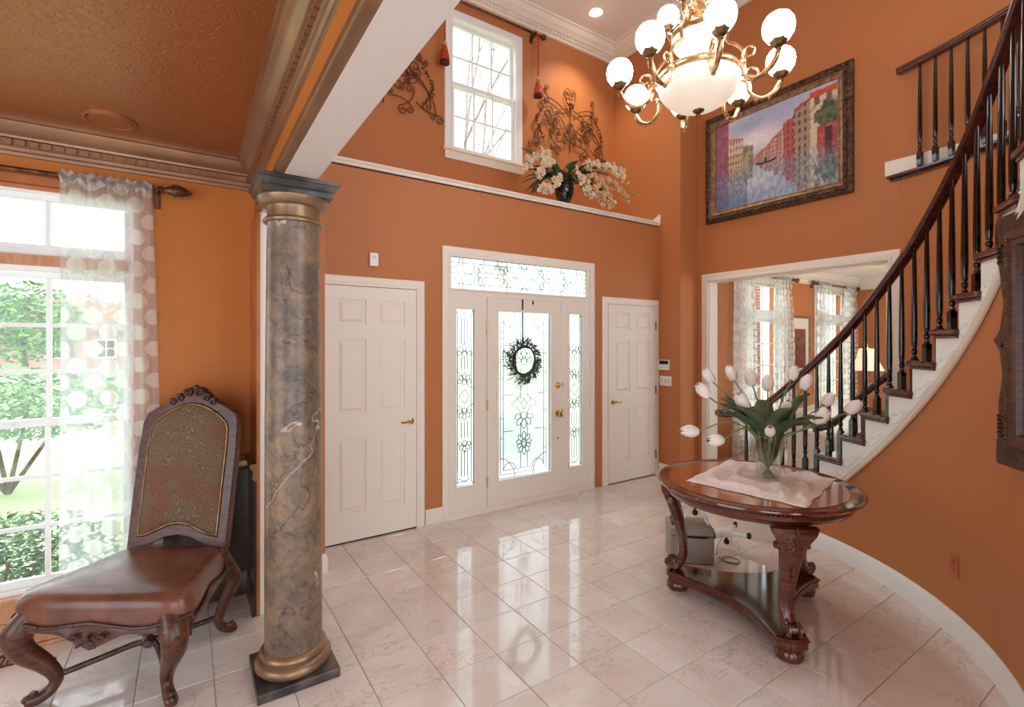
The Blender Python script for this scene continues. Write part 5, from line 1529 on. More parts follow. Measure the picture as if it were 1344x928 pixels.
def drone(label, loc, rz):
    d = thing('drone', label, 'drone', loc, rz, group='white drones behind the table')
    bod = []
    for z, k in ((.115, .5), (.118, .8), (.13, 1), (.148, 1), (.165, .8), (.174, .4)):
        bod.append([(.075 * k * cos(2 * pi * i / 20), .05 * k * sin(2 * pi * i / 20), z) for i in range(20)])
    MB().loft(bod).build('body', M['plastic'], d, True, ang=60)
    for sx_ in (-1, 1):
        for sy_ in (-1, 1):
            arm = MB().tube([(sx_ * .04, sy_ * .03, .145), (sx_ * .09, sy_ * .08, .148), (sx_ * .13, sy_ * .115, .15)], [.02, .014, .012], 8).build('arm', M['plastic'], d, True)
            MB().lathe([(.014, .14), (.016, .15), (.016, .17), (.012, .178), (.004, .182)], 14, (sx_ * .13, sy_ * .115, 0)).build('motor', M['darkplastic'], arm, True)
    for sx_ in (-1, 1):
        MB().tube(bez([(sx_ * .04, -.045, .12), (sx_ * .075, -.06, .07), (sx_ * .09, -.065, .006), (sx_ * .09, 0, .005), (sx_ * .09, .065, .006), (sx_ * .075, .06, .07), (sx_ * .04, .045, .12)], 5), .0055, 7).build('landing_leg', M['plastic'], d, True)
    cm_ = MB(); cm_.ball((0, -.035, .085), .022, 10, 6); cm_.tube([(0, -.03, .12), (0, -.032, .095)], .01, 8); cm_.build('camera', M['darkplastic'], d, True)
    return d
drone('white drone with landing legs resting on the grey box', (3.115, 2.262, .2555), -.75)
drone('white drone with landing legs standing on the tiles beside the grey box', (3.40, 2.20, .0), -.6)
MB_ = MB().tube(bez([(3.20, 2.12, .03), (3.235, 2.08, .006), (3.28, 2.02, .006), (3.33, 2.04, .006), (3.32, 2.12, .006), (3.26, 2.13, .006), (3.22, 2.07, .007), (3.26, 2.0, .006)], 8), .004, 6)
tag(MB_.build('cable', M['greyfab'], None, True), 'thin grey cable looped on the tiles beside the grey box', 'cable')

# ================================================================ CHANDELIER
CH = Vector((2.762, 1.973, 3.364))
cd = thing('chandelier', 'large brass chandelier with white glass globes and alabaster bowls', 'chandelier', CH)
def globe_at(par, p, s=1.0):
    MB().lathe([(.03 * s, -.078 * s), (.06 * s, -.062 * s), (.08 * s, -.03 * s), (.086 * s, .005 * s), (.08 * s, .04 * s), (.064 * s, .066 * s), (.045 * s, .08 * s), (.04 * s, .078 * s)], 28, p).build('globe', M['globe'], par, True, ang=60)
    MB().lathe([(.008, -.128 * s), (.018 * s, -.122 * s), (.014 * s, -.11 * s), (.03 * s, -.1 * s), (.046 * s, -.078 * s), (.05 * s, -.066 * s), (.04 * s, -.064 * s)], 6, p).build('cup', M['brassdk'], par, False)
def chand_arm(th, r, z, s, hub_r):
    c, s__ = cos(th), sin(th)
    def A(u, w_, v=0): return (u * c - v * s__, u * s__ + v * c, z + w_)
    P = bez([A(r, -.115 * s), A(r - .012, -.15 * s), A(r - .05 * s, -.20 * s), A(r - .12 * s, -.225 * s), A(r - .185 * s, -.185 * s), A(r - .20 * s, -.12 * s), A(hub_r, -.095 * s)], 6)
    n = len(P)
    arm = MB().tube(P, [interp([(0, .013), (.2, .02), (.45, .014), (.7, .011), (1, .012)], i / (n - 1)) * (.8 + .2 * s) for i in range(n)], 10).build('arm', M['brass'], cd, True, ang=60)
    sp = spiral(r - .165 * s, -.06 * s, .05 * s, 1.1, -1.9, -1, 20, .35)
    MB().tube([A(u, w_) for u, w_ in sp], [.009 - .0002 * i for i in range(21)], 8).build('scroll', M['brass'], arm, True)
    q = MB()
    for i in (8, 14, 20): q.ball(P[i] + Vector((0, 0, -.012)), .014, 6, 4)
    q.ball(A(hub_r + .03, -.095 * s), .022, 8, 5); q.build('arm_bead', M['brass'], arm, True)['kind'] = 'stuff'
    globe_at(arm, A(r, 0), s)
ph = 2.4185
for k in range(8): chand_arm(ph - k * pi / 4, .5, 0, 1.0, .265)
for k in range(4): chand_arm(-YAW + pi / 4 - k * pi / 2, .21, .42, .85, .08)
def bowl(z, R_, depth):
    pr_ = [(R_ * cos(t * pi / 2 / 12) if t < 12 else .003, -depth * sin(t * pi / 2 / 12)) for t in range(13)]
    b_ = MB().lathe([(R_ * .94, .0)] + pr_[0:], 48, (0, 0, z)).build('alabaster_bowl', M['bowl'], cd, True, ang=60)
    MB().lathe([(R_ * .9, .0), (R_ * 1.02, -.006), (R_ * 1.06, .008), (R_ * 1.05, .026), (R_ * 1.01, .036), (R_ * .9, .034)], 48, (0, 0, z)).build('rim_ring', M['brass'], cd, True, ang=60)
    MB().lathe([(.003, -depth - .045), (.012, -depth - .04), (.016, -depth - .026), (.01, -depth - .016), (.03, -depth - .008), (.046, -depth + .012), (.02, -depth + .012)], 8, (0, 0, z)).build('bowl_finial', M['brassdk'], cd)
bowl(-.085, .255, .195)
bowl(.19, .165, .12)
MB().lathe([(.02, -.06), (.07, -.05), (.075, .0), (.03, .03), (.025, .1), (.06, .14), (.09, .19), (.05, .2), (.03, .26), (.045, .3), (.075, .33), (.05, .37), (.03, .42), (.06, .47), (.03, .5), (.02, .56), (.035, .6), (.012, .64), (.01, FC - CH.z - .05), (.07, FC - CH.z - .045), (.08, FC - CH.z - .001)], 20).build('stem', M['brass'], cd, True, ang=50)
for k in range(6):
    a = k * pi / 3
    def A(u, w_): return (u * cos(a), u * sin(a), w_)
    MB().tube(bez([A(.255, -.06), A(.27, .02), A(.22, .09), A(.17, .13), A(.175, .2), A(.12, .28), A(.06, .33)], 5), .010, 8).build('frame_scroll', M['brass'], cd, True)

dl = thing('downlight', 'lit recessed downlight in the high foyer ceiling', 'light', (4.006, 4.247, FC))
MB().lathe([(.055, -.004), (.085, -.008), (.09, -.002), (.09, 0)], 28).build('trim_ring', M['white'], dl, True)
MB().lathe([(.002, -.03), (.035, -.028), (.055, -.012), (.056, -.005)], 24).build('lamp', M['downlight'], dl, True)
sl = bpy.data.lights.new('downlight_beam', 'SPOT'); sl.energy = 60; sl.spot_size = radians(110); sl.spot_blend = .8; sl.color = (1, .86, .68); sl.shadow_soft_size = .05
so_ = bpy.data.objects.new('downlight_beam', sl); col.objects.link(so_); so_.parent = dl; so_.location = (0, 0, -.04)

# ================================================================ CANAL PAINTING
random.seed(21)
pa = thing('framed_painting', 'large canal painting in a carved dark bronze frame', 'painting', (RX, 2.755, 2.96))
PW, PH = 1.52, 1.22
FWd = .135
def px_(u, v, w_): return (-w_, -u, v)     # u to the viewer's right (towards -y), v up, w_ out of the wall
def rect_loop(g): return [(-PW / 2 + g, g), (PW / 2 - g, g), (PW / 2 - g, PH - g), (-PW / 2 + g, PH - g)]
frp = [(0, 0), (0, .03), (.012, .045), (.035, .06), (.06, .055), (.075, .04)]
MB().loft([[px_(u, v, w_) for u, v in rect_loop(g)] for g, w_ in frp], cap0=False, cap1=False).build('frame', M['frame'], pa)
MB().loft([[px_(u, v, w_) for u, v in rect_loop(g)] for g, w_ in [(.075, .04), (.08, .046), (.09, .044), (.094, .036), (.112, .030), (.116, .036), (.124, .034), (.128, .024), (.128, .012)]], cap0=False, cap1=False).build('inner_fillet', M['framegold'], pa, bevel=0)
cv = MB()
def carve(p0, p1, n):
    for i in range(n):
        t = (i + .5) / n
        u = p0[0] + (p1[0] - p0[0]) * t; v = p0[1] + (p1[1] - p0[1]) * t
        an = random.uniform(0, 6.28)
        for r_ in (.0, .014):
            uu, vv = u + r_ * cos(an), v + r_ * sin(an)
            cv.tube([px_(uu - .014 * cos(an + 1), vv - .014 * sin(an + 1), .056), px_(uu, vv, .066), px_(uu + .014 * cos(an + 1), vv + .014 * sin(an + 1), .056)], [.003, .008, .003], 5)
g = .037
carve((-PW / 2 + g, g), (PW / 2 - g, g), 52); carve((-PW / 2 + g, PH - g), (PW / 2 - g, PH - g), 52); carve((-PW / 2 + g, g), (-PW / 2 + g, PH - g), 42); carve((PW / 2 - g, g), (PW / 2 - g, PH - g), 42)
cvo = cv.build('frame_carving', M['frame'], pa, True); cvo['kind'] = 'stuff'
MB().box(-.012, -.001, -PW / 2 + .05, PW / 2 - .05, .05, PH - .05).build('backing', M['darkpanel'], pa)
from mathutils import noise as mnoise
def lerp3(a, b, t): return tuple(a[i] + (b[i] - a[i]) * t for i in range(3))
def scene_col(u, v):
    nz = mnoise.noise(Vector((u * 5, v * 5, 1.7))); nz2 = mnoise.noise(Vector((u * 22, v * 22, 4.2)))
    sky = lerp3((176, 182, 206), (206, 198, 212), min(1, max(0, .5 + nz)))
    cl_ = max(0, 1 - hypot((u - .38) / .3, (v - .68) / .16)); sky = lerp3(sky, (232, 224, 224), min(1, cl_ * 1.3))
    tq = max(0, 1 - hypot((u - .3) / .2, (v - .88) / .12)); sky = lerp3(sky, (150, 172, 190), min(.8, tq))
    c = sky
    hz_ = .47
    def win(u, v, pu, pv): return ((u / pu) % 1) < .45 and ((v / pv) % 1) < .55
    if v < hz_ + .02 + .02 * nz and .3 < u < .5: c = (196, 150, 140)
    if .36 < u < .62 and v < hz_ + .02 + (u - .36) * .95 + .015 * nz2:
        c = (206, 160, 142) if int(u * 26) % 2 else (188, 138, 124)
        if win(u, v, .03, .045): c = (142, 100, 96)
        if v > hz_ - .005 + (u - .36) * .95: c = (186, 96, 74)
    if .60 < u < .69 and v < .76 + .4 * (u - .6): c = (186, 92, 84) if not win(u, v, .035, .07) else (120, 62, 62)
    if .68 < u < .81 and v < .86 + .5 * (u - .68):
        c = (172, 142, 116) if not win(u, v, .042, .085) else (92, 70, 62)
        if v > .83 + .5 * (u - .68): c = (176, 80, 60)
    if u > .80 and v < .96:
        c = (214, 198, 166) if nz2 > -.25 else (186, 168, 136)
        if win(u + .02, v + .03, .085, .17) and v > .6 and u < .97: c = (112, 96, 84)
        if v > .90 + .02 * sin(u * 60) * 0 and u < .99: c = (206, 86, 58)
    if hypot((u - .955) / .1, (v - .68) / .15) < 1 + .4 * nz2: c = (70, 88, 60) if nz2 > 0 else (98, 112, 78)
    if u > .85 and v < .60: c = (170, 74, 70) if nz2 > -.2 else (190, 100, 86)
    if abs(u - .93) < .025 and v < .57: c = (84, 40, 44)
    if u < .125: c = ((172, 92, 94) if nz2 > 0 else (150, 76, 96)) if not win(u, v, .042, .09) else (110, 90, 130)
    elif u < .26 and v < .80 - .3 * (u - .12):
        c = (210, 188, 160) if not win(u, v, .028, .08) else (128, 108, 100)
        if v > .775 - .3 * (u - .12): c = (196, 110, 96)
        if v < .6: c = (196, 170, 136) if not win(u, v, .024, .07) else (112, 88, 78)
    elif u < .35 and v < .66 - .12 * (u - .25):
        c = (176, 152, 124) if nz2 > 0 else (120, 122, 92)
    return c
def paint(u, v):
    hz_ = .45 - .06 * max(0, abs(u - .42) - .1) + .018 * mnoise.noise(Vector((u * 24, 3.3, 0))) + .012 * mnoise.noise(Vector((u * 70, 1.3, 0)))
    if v >= hz_:
        c = scene_col(u + .007 * mnoise.noise(Vector((u * 34, v * 34, 0))), v + .009 * mnoise.noise(Vector((u * 30, v * 30, 5)))); c2 = scene_col(min(.999, max(0, u + .01 * mnoise.noise(Vector((u * 60, v * 60, 8))))), v + .03 * mnoise.noise(Vector((u * 26, v * 26, 2)))); c = lerp3(c, c2, .45)
    else:
        vv = hz_ + (hz_ - v) * 1.1 + .07 * mnoise.noise(Vector((u * 50, v * 7, 3)))
        c = scene_col(u + .012 * mnoise.noise(Vector((u * 12, v * 40, 9))), min(.99, vv))
        blue = (92, 120, 164) if mnoise.noise(Vector((u * 44, v * 16, 7))) > 0 else (176, 184, 204)
        dz_ = min(1, (hz_ - v) / .1); c = lerp3(c, blue, (.12 + .22 * dz_) if .12 < u < .85 else .1 + .3 * dz_)
        if u < .3: c = lerp3(c, (70, 92, 150), min(.55, 1.3 * max(0, .45 - v)))
        if v < .35: c = lerp3(c, (96, 150, 150), .12)
    if abs(u - .46) < .085 and abs(v - (.405 + 3.0 * (u - .46) ** 2)) < .012: c = (52, 44, 58)
    if abs(u - .455) < .012 and .41 < v < .46: c = (60, 46, 60)
    j = 14 * mnoise.noise(Vector((u * 70, v * 55, 2.2))) + random.uniform(-9, 9)
    return tuple(max(0, min(255, x + j)) for x in c)
nx, ny = 170, 130
cw, chh = PW - .24, PH - .24
vs_ = []; fs_ = []
for k in range(ny + 1):
    for i in range(nx + 1):
        vs_.append(px_(-cw / 2 + cw * i / nx, .12 + chh * k / ny, .016))
for k in range(ny):
    for i in range(nx):
        a = k * (nx + 1) + i; fs_.append((a, a + 1, a + nx + 2, a + nx + 1))
cm = MB(); cm.add(vs_, fs_); cvs = cm.build('canvas', M['canvas'], pa)
ca_ = cvs.data.color_attributes.new('paint', 'FLOAT_COLOR', 'POINT')
buf = []
for k in range(ny + 1):
    for i in range(nx + 1):
        buf.extend(lin(paint(i / nx, k / ny)))
ca_.data.foreach_set('color', buf)

# ================================================================ MIRROR FRAME ON THE CURVED WALL
pA = Vector(pol(RI - .03, -61.8, 0)); pB = Vector(pol(RI - .03, -80, 0))
an = radians(220)
mi = thing('ornate_mirror', 'dark carved wood mirror frame with scalloped edge on the curved wall', 'mirror', (pA.x, pA.y, 1.05), an)
MW = .46; MH = 1.08
def edge(v):
    s_ = v / MH
    return interp([(0, .012), (.03, .006), (.1, .012), (.16, .03), (.24, .02), (.36, .05), (.46, .03), (.5, -.012), (.54, .03), (.64, .055), (.78, .03), (.85, .012), (.9, .03), (.95, .0), (.985, .0), (1, .03)], s_)
NE = 44
left = [(edge(MH * i / NE), MH * i / NE) for i in range(NE + 1)]
outer = left + [(MW - u, v) for u, v in reversed(left)]
inner = []
for u, v in outer:
    inner.append((max(.13, min(MW - .13, .13 if u < MW / 2 else MW - .13)), .13 + (MH - .26) * v / MH))
mp_ = lambda u, v, w_: (u, w_, v)
# local +y points into the foyer when x runs along the wall toward the camera
sgn = -1 if (Vector((-sin(an), cos(an))).dot(Vector((CC[0] - pA.x, CC[1] - pA.y)))) < 0 else 1
mpf = lambda u, v, w_: (u, sgn * w_, v)
MB().ring(outer, inner, mpf, 0, .028).build('frame', M['chairdark'], mi, bevel=.006)
def rloop(g): return [(g, g), (MW - g, g), (MW - g, MH - g), (g, MH - g)]
MB().loft([[mpf(u, v, w_) for u, v in rloop(g)] for g, w_ in [(.075, .026), (.08, .036), (.095, .042), (.11, .04), (.12, .033), (.14, .03), (.15, .012)]], cap0=False, cap1=False).build('inner_moulding', M['chairwood'], mi)
bd = MB()
for i in range(60): bd.ball(mpf(.1, .1 + (MH - .2) * i / 59, .042), .0065, 6, 4)
q = bd.build('bead_row', M['brassdk'], mi, True); q['kind'] = 'stuff'
for v in (.13, .52, .95):
    MB().ball(mpf(.05, v, .03), .010, 8, 5).build('stud', M['chairdark'], mi, True)
for v0 in (.16, .9):
    q = MB()
    for i in range(5): q.tube([mpf(.028 + .004 * (i % 2), v0 + .018 * i - .03, .026), mpf(.04, v0 + .018 * i - .02, .034), mpf(.052, v0 + .018 * i - .03, .026)], [.003, .008, .003], 5)
    q.build('leaf_carving', M['chairdark'], mi, True)
MB().box(.13, MW - .13, min(sgn * .008, sgn * .012), max(sgn * .008, sgn * .012), .13, MH - .13).build('mirror_glass', mat('silvered_mirror', (220, 220, 220), .03, metal=1.0), mi)

# ================================================================ SMALL FIXTURES
def plate(name, label, cat, mb_parts, loc, rz=0, group=None):
    t = thing(name, label, cat, loc, rz, group)
    for nm, mb, m_ in mb_parts: mb.build(nm, M[m_], t, bevel=.002)
    return t
plate('door_chime', 'small white sensor box on the orange wall over the closet door', 'sensor', [('body', MB().box(-.034, .034, -.03, 0, -.053, .053), 'plastic'), ('lens', MB().box(-.012, .012, -.032, -.03, .01, .03), 'ivory')], (1.264, FW - .0005, 2.257))
plate('alarm_keypad', 'white alarm keypad with dark display beside the cream door', 'keypad', [('body', MB().box(-.022, 0, -.075, .075, -.06, .06), 'plastic'), ('display', MB().box(-.024, -.022, -.065, .065, .008, .052), 'darkplastic'), ('button_strip', MB().box(-.024, -.022, -.05, .05, -.03, -.022), 'ivory')], (SX - .0005, 3.862, 1.316))
plate('light_switch', 'ivory triple switch plate below the alarm keypad', 'light switch', [('plate', MB().box(-.007, 0, -.085, .085, -.058, .058), 'plastic')] + [('toggle', MB().box(-.014, -.007, o_ - .012, o_ + .012, -.025, .025), 'ivory') for o_ in (-.05, 0, .05)], (SX - .0005, 3.85, 1.125))
po = pol(RI - .0005, -47.7, .384)
ot = plate('wall_outlet', 'painted outlet plate on the curved stair wall', 'outlet', [('plate', MB().box(-.006, 0, -.036, .036, -.058, .058), 'plate')] + [('socket', MB().lathe([(.016, -.002), (.014, .002)], 14, (0, 0, 0)), 'plate')] * 0, po, radians(-47.7))
for z in (-.024, .024):
    q = MB().box(-.0085, -.006, -.015, .015, z - .014, z + .014).build('socket', M['plate'], ot, bevel=.003)
    MB().box(-.009, -.0085, -.007, -.004, z - .006, z + .006).box(-.009, -.0085, .004, .007, z - .006, z + .006).build('slots', M['darkplastic'], q)
for (nm, lab, x, z, m_) in (('light_switch', 'ivory switch plate on sitting room wall beside the curtain', 5.86, 1.30, 'ivory'), ('wall_outlet', 'ivory outlet plate low on sitting room wall beside the curtain', 5.86, .42, 'ivory')):
    t = thing(nm, lab, nm.replace('_', ' '), (x, FW - .0005, z))
    MB().box(-.04, .04, -.007, 0, -.06, .06).build('plate', M[m_], t, bevel=.002)
    MB().box(-.012, .012, -.012, -.007, -.022, .022).build('toggle' if nm == 'light_switch' else 'socket', M['plastic'], t)
fv = thing('floor_vent', 'brown metal floor vent below the tall window', 'vent', (-.86, 3.41, 0))
MB().ring([(-.16, -.06), (.16, -.06), (.16, .06), (-.16, .06)], [(-.145, -.045), (.145, -.045), (.145, .045), (-.145, .045)], lambda u, v, w_: (u, v, w_), .0005, .006).build('frame', M['finial'], fv)
for i in range(14):
    MB().box(-.14 + i * .0215, -.132 + i * .0215, -.045, .045, .001, .005).build('slat', M['finial'], fv)
cs = thing('ceiling_speaker', 'flush round painted speaker in the copper ceiling', 'speaker', (-.325, 3.19, LC))
MB().lathe([(.001, -.008), (.088, -.009), (.09, -.006), (.09, 0)], 36).build('grille', M['swirl'], cs, True)
MB().lathe([(.09, -.004), (.1, -.012), (.112, -.008), (.113, 0), (.09, 0)], 36).build('bezel', M['swirl'], cs, True)

# ---- wreath on the front door
random.seed(9)
wr = thing('wreath', 'dark twig wreath hanging on the leaded front door', 'wreath', (2.735, FW - .055, 1.405))
q = MB()
for k in range(5):
    q.tube([((.125 + .012 * sin(3 * a + k * 1.3)) * cos(a), .012 * sin(5 * a + k), (.14 + .012 * cos(4 * a + k)) * sin(a)) for a in [2 * pi * i / 40 for i in range(41)]], .007, 5)
q.build('ring', M['twig'], wr, True)
q = MB()
for k in range(330):
    a = random.uniform(0, 2 * pi)
    big = .5 + .5 * cos(a - radians(205))
    l = random.uniform(.05, .075 + .10 * big)
    b0 = Vector((.125 * cos(a), random.uniform(-.02, .012), .14 * sin(a)))
    an = a - random.uniform(.1, .9)
    tip = b0 + Vector((l * cos(an), random.uniform(-.035, .012), l * sin(an)))
    md = (b0 + tip) / 2 + Vector((.015 * cos(an + 1), 0, .015 * sin(an + 1)))
    q.tube([b0, md, tip], [.0025, .002, .001], 4)
    for _ in range(3):
        t = random.uniform(.4, 1); p = b0 + (tip - b0) * t
        a2 = an + random.uniform(-1, 1)
        q.tube([p, p + Vector((.02 * cos(a2), random.uniform(-.01, .01), .02 * sin(a2)))], [.003, .001], 4)
q2 = q.build('twigs', M['twig'], wr); q2['kind'] = 'stuff'
MB().box(-.008, .008, .032, .035, .12, .60).build('hanger_ribbon', M['ribbon'], wr)

# ================================================================ SITTING ROOM FURNISHINGS
curtain('sheer_curtain', 'white dotted sheer curtain in sitting room nearest the cased opening', 6.22, 6.62, 6.15, 6.75, FW - .1, 2.52, .015, 5, .035)
curtain('sheer_curtain', 'white dotted sheer curtain in sitting room beside the framed print', 7.22, 7.64, 7.2, 7.82, FW - .1, 2.52, .015, 5, .035)
curtain('sheer_curtain', 'white dotted sheer curtain in sitting room just past the framed print', 8.50, 8.92, 8.5, 9.0, FW - .1, 2.52, .015, 5, .035)
curtain('sheer_curtain', 'white dotted sheer curtain in sitting room nearest the far wall', 9.45, 9.86, 9.42, 9.92, FW - .1, 2.52, .015, 5, .035)
ring_rod('curtain_rod', 'dark curtain rod over the sitting room window nearest the opening', 6.15, 7.78, FW - .1, 2.54, FW, 'finial')
ring_rod('curtain_rod', 'dark curtain rod over the sitting room window near the far wall', 8.42, 9.9, FW - .1, 2.54, FW, 'finial')
fp = thing('framed_print', 'framed brown print between the sitting room windows', 'picture', (8.10, FW, 1.0))
MB().ring([(-.30, 0), (.30, 0), (.30, 1.0), (-.30, 1.0)], [(-.27, .03), (.27, .03), (.27, .97), (-.27, .97)], lambda u, v, w_: (u, w_, v), -.035, -.001).build('frame', M['framegold'], fp, bevel=.004)
MB().box(-.27, .27, -.016, -.012, .03, .97).build('mat_board', M['cream'], fp)
MB().box(-.17, .17, -.02, -.016, .18, .80).build('print', mat('brown_print', (150, 96, 72), .6, rgb2=(112, 66, 50), vscale=12, detail=8), fp)
sf = thing('sofa', 'cream upholstered sofa in the sitting room', 'sofa', (6.75, 2.55, 0), radians(8))
rbox(MB(), .95, .42, .05, .28, .05).build('base', M['sofa'], sf, True, ang=40)
for i in (-1, 1):
    q = rbox(MB(), .40, .36, .28, .44, .06); q.v = [(x + i * .41, y - .04, z) for x, y, z in q.v]; q.build('seat_cushion', M['sofa'], sf, True, ang=40)
    q = rbox(MB(), .11, .42, .05, .60, .05); q.v = [(x + i * .94, y, z) for x, y, z in q.v]; q.build('arm', M['sofa'], sf, True, ang=40)
q = rbox(MB(), .95, .11, .05, .80, .06); q.v = [(x, y + .42, z) for x, y, z in q.v]; q.build('backrest', M['sofa'], sf, True, ang=40)
for sx_ in (-.85, .85):
    for sy_ in (-.33, .45): MB().lathe([(.02, 0), (.03, .05)], 10, (sx_, sy_, 0)).build('leg', M['rail'], sf, True)
et = thing('side_table', 'small dark wood side table carrying the lamp', 'side table', (7.92, 2.95, 0))
MB().lathe([(.02, .62), (.27, .62), (.28, .63), (.27, .645), (.02, .645)], 32).build('top', M['rail'], et, True)
MB().lathe([(.02, .12), (.035, .2), (.022, .35), (.04, .5), (.03, .62)], 16).build('pedestal', M['rail'], et, True)
for k in range(3):
    a = k * 2 * pi / 3
    MB().tube(bez([(.02 * cos(a), .02 * sin(a), .16), (.12 * cos(a), .12 * sin(a), .11), (.22 * cos(a), .22 * sin(a), .02)], 5), .016, 8).build('leg', M['rail'], et, True)
tl_ = thing('table_lamp', 'table lamp with cream bell shade in the sitting room', 'lamp', (7.92, 2.95, .646))
MB().lathe([(.07, 0), (.075, .02), (.03, .05), (.02, .15), (.035, .25), (.02, .35), (.012, .5), (.01, .62)], 20).build('base', M['brassdk'], tl_, True)
MB().lathe([(.20, .55), (.165, .62), (.125, .72), (.10, .84), (.098, .846), (.122, .72), (.162, .62), (.196, .552)], 12).build('shade', M['shade'], tl_, True, ang=10)
MB().lathe([(.01, .84), (.018, .87), (.008, .9), (.003, .92)], 10).build('finial', M['brass'], tl_, True)
pl_ = bpy.data.lights.new('lamp_bulb', 'POINT'); pl_.energy = 12; pl_.color = (1, .8, .56); pl_.shadow_soft_size = .04
po_ = bpy.data.objects.new('lamp_bulb', pl_); col.objects.link(po_); po_.parent = tl_; po_.location = (0, 0, .7)

# ================================================================ OUTDOORS
gr = MB().box(-60, 80, 4.86, 120, -.6, -.45).box(-60, .36, 3.68, 4.86, -.6, -.45).box(5.25, 80, 4.11, 4.86, -.6, -.45)
struct('ground', gr, M['lawn'], 'green lawn outside the windows', 'lawn')
struct('porch', MB().box(.9, 4.7, 4.11, 5.6, -.45, -.03), M['porch'], 'concrete porch outside the front door', 'porch')
random.seed(33)
def foliage(mb, c, r, n, s, up=.35):
    for _ in range(n):
        while True:
            p = Vector((random.uniform(-1, 1), random.uniform(-1, 1), random.uniform(-1, 1)))
            if .25 < p.length < 1: break
        p = Vector((c[0] + p.x * r[0], c[1] + p.y * r[1], c[2] + p.z * r[2]))
        a = random.uniform(0, 2 * pi); b = random.uniform(-.7, .7)
        d = Vector((cos(a) * cos(b), sin(a) * cos(b), sin(b))) * s * random.uniform(.6, 1.2)
        e = d.cross(Vector((random.uniform(-1, 1), random.uniform(-1, 1), 1))).normalized() * s * .4
        mb.add([p - d * .5, p + e * .5, p + d * .5, p - e * .5], [(0, 1, 2, 3)])
def bush(name, label, loc, r, n, s, m_, cat='bush', group=None):
    t = thing(name, label, cat, (loc[0], loc[1], -.45), group=group)
    q = MB(); foliage(q, (0, 0, loc[2] + .45), r, n, s); fo_ = q.build('foliage', M[m_], t); fo_['kind'] = 'stuff'
    for k in range(4):
        a = k * pi / 2 + .4
        MB().tube([(0, 0, 0), (r[0] * .3 * cos(a), r[1] * .3 * sin(a), (loc[2] + .45) * .7), (r[0] * .5 * cos(a), r[1] * .5 * sin(a), loc[2] + .45 + r[2] * .3)], [.03, .02, .008], 6).build('stem', M['bark'], t, True)
    return t
bush('hedge_bush', 'dense green bush directly below the tall window', (-1.25, 5.3, -.15), (.85, .55, .42), 4200, .07, 'hedge')
bush('hedge_bush', 'dense green bush below the window beside the curtain', (.32, 5.5, -.2), (.65, .55, .4), 2600, .07, 'hedge')
bush('garden_shrub', 'bright green spreading shrub on the lawn outside the tall window', (-2.0, 9.2, .78), (1.7, 1.0, .52), 3600, .13, 'foliage')
bush('porch_shrub', 'green shrub seen blurred through the front door glass', (4.0, 6.1, .1), (.62, .4, .5), 3000, .09, 'hedge')
bush('porch_shrub', 'pale green shrub outside the sidelight nearest the closet', (2.75, 6.3, -.05), (.5, .4, .36), 2000, .1, 'foliage')
def tree(label, loc, h, crown, n, s, m_, tr_=.14, cat='tree'):
    t = thing('garden_tree', label, cat, (loc[0], loc[1], -.45))
    MB().tube(bez([(0, 0, 0), (.05, 0, h * .35), (-.04, .05, h * .7), (.02, 0, h * .95)], 5), [tr_ * (1 - .05 * i) for i in range(16)], 8).build('trunk', M['bark'], t, True)
    q = MB(); foliage(q, (0, 0, h), crown, n, s); f = q.build('crown', M[m_], t); f['kind'] = 'stuff'
    return t
tree('round green tree standing on the far lawn', (-4.4, 22, 0), 2.7, (1.6, 1.4, 1.35), 2600, .28, 'foliage', .12)
tree('rust-tinged tree behind the round green tree', (-4.6, 31, 0), 3.4, (2.4, 2.0, 1.1), 1500, .34, 'autumn', .16)
tree('dark evergreen tree at the far edge of the lawn', (-8.4, 27, 0), 2.2, (1.7, 1.5, 2.0), 2200, .3, 'hedge', .16)
tree('tall pale tree beyond the far lawn', (.6, 34.2, 0), 4.2, (3.0, 2.4, 1.7), 1600, .36, 'foliage', .18)
struct('street', MB().box(-60, 60, 36.5, 41, -.449, -.44), M['street'], 'pale street beyond the lawn', 'street')
hs = thing('far_house', 'brick house with grey roof and white windows across the street', 'house', (-7.2, 47, -.45))
MB().box(-6, 6, 0, 6, 0, 2.9).build('wall', M['brick'], hs)
MB().prism([(-.6, 2.9), (6.6, 2.9), (3, 5.2)], lambda u, v, w_: (w_, u, v), -6.5, 6.5).build('roof', M['roofing'], hs)
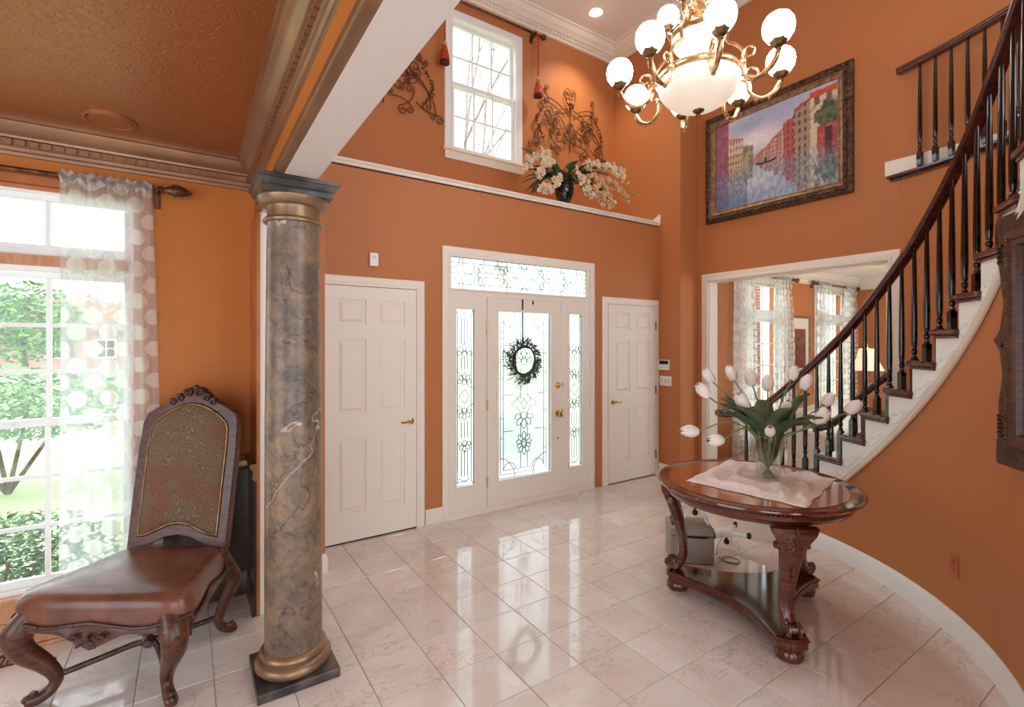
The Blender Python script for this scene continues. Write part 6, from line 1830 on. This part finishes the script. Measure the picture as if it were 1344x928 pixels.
for x in (-4, -.6, 2.2, 4.4):
    f = MB().ring([(x - .6, .9), (x + .6, .9), (x + .6, 2.3), (x - .6, 2.3)], [(x - .5, 1), (x + .5, 1), (x + .5, 2.2), (x - .5, 2.2)], lambda u, v, w_: (u, w_, v), -.06, 0).build('window', M['white'], hs)
    MB().box(x - .5, x + .5, -.03, -.02, 1, 2.2).build('pane', M['darkplastic'], f)
    MB().box(x - .03, x + .03, -.05, -.03, 1, 2.2).box(x - .5, x + .5, -.05, -.03, 1.57, 1.63).build('glazing_bar', M['white'], f)
struct('wall_brick_wing', MB().box(8.35, 8.6, 4.86, 7.2, -.45, 5.6), M['brick'], 'red brick wing seen through the sitting room window', 'wall')
# bare trees outside the upper window
def bare(label, loc, h, seed):
    random.seed(seed)
    t = thing('bare_tree', label, 'tree', (loc[0], loc[1], -.45))
    trunk = MB(); br_m = MB()
    def grow(p, d, l, r_, lev, mb):
        q = p + d * l
        mid = (p + q) / 2 + Vector((random.uniform(-.06, .06), random.uniform(-.06, .06), 0)) * l
        mb.tube([p, mid, q], [r_, r_ * .85, r_ * .7], 6, cap=False)
        if lev == 0: return
        for _ in range(3 if lev > 1 else 4):
            nd = (d + Vector((random.uniform(-.75, .75), random.uniform(-.75, .75), random.uniform(-.15, .5)))).normalized()
            grow(q, nd, l * random.uniform(.6, .8), r_ * .6, lev - 1, br_m)
    grow(Vector((0, 0, 0)), Vector((.04, 0, 1)), h * .42, .075, 5, trunk)
    trunk.build('trunk', M['palebark'], t, True); b_ = br_m.build('branches', M['palebark'], t, True); b_['kind'] = 'stuff'
bare('bare grey tree outside the upper foyer window', (4.3, 9.0, 0), 8.5, 4)
bare('thin bare tree standing farther out beyond the upper window', (9.0, 15.5, 0), 11.5, 8)
# porch lantern
ln = thing('porch_lantern', 'dark hanging porch lantern seen through the transom', 'lantern', (2.79, 4.45, 2.30))
MB().tube([(0, 0, .17), (0, 0, LEDGE - .05 - 2.30)], .006, 6).build('chain', M['darkplastic'], ln)
MB().lathe([(.03, .17), (.05, .13), (.11, .05), (.115, .035), (.03, .03)], 8).build('cap', M['darkplastic'], ln)
MB().lathe([(.05, -.12), (.085, .03), (.02, .03)], 8).build('lamp_glass', glow('lit_lantern_glass', (255, 214, 180), 2.0), ln)
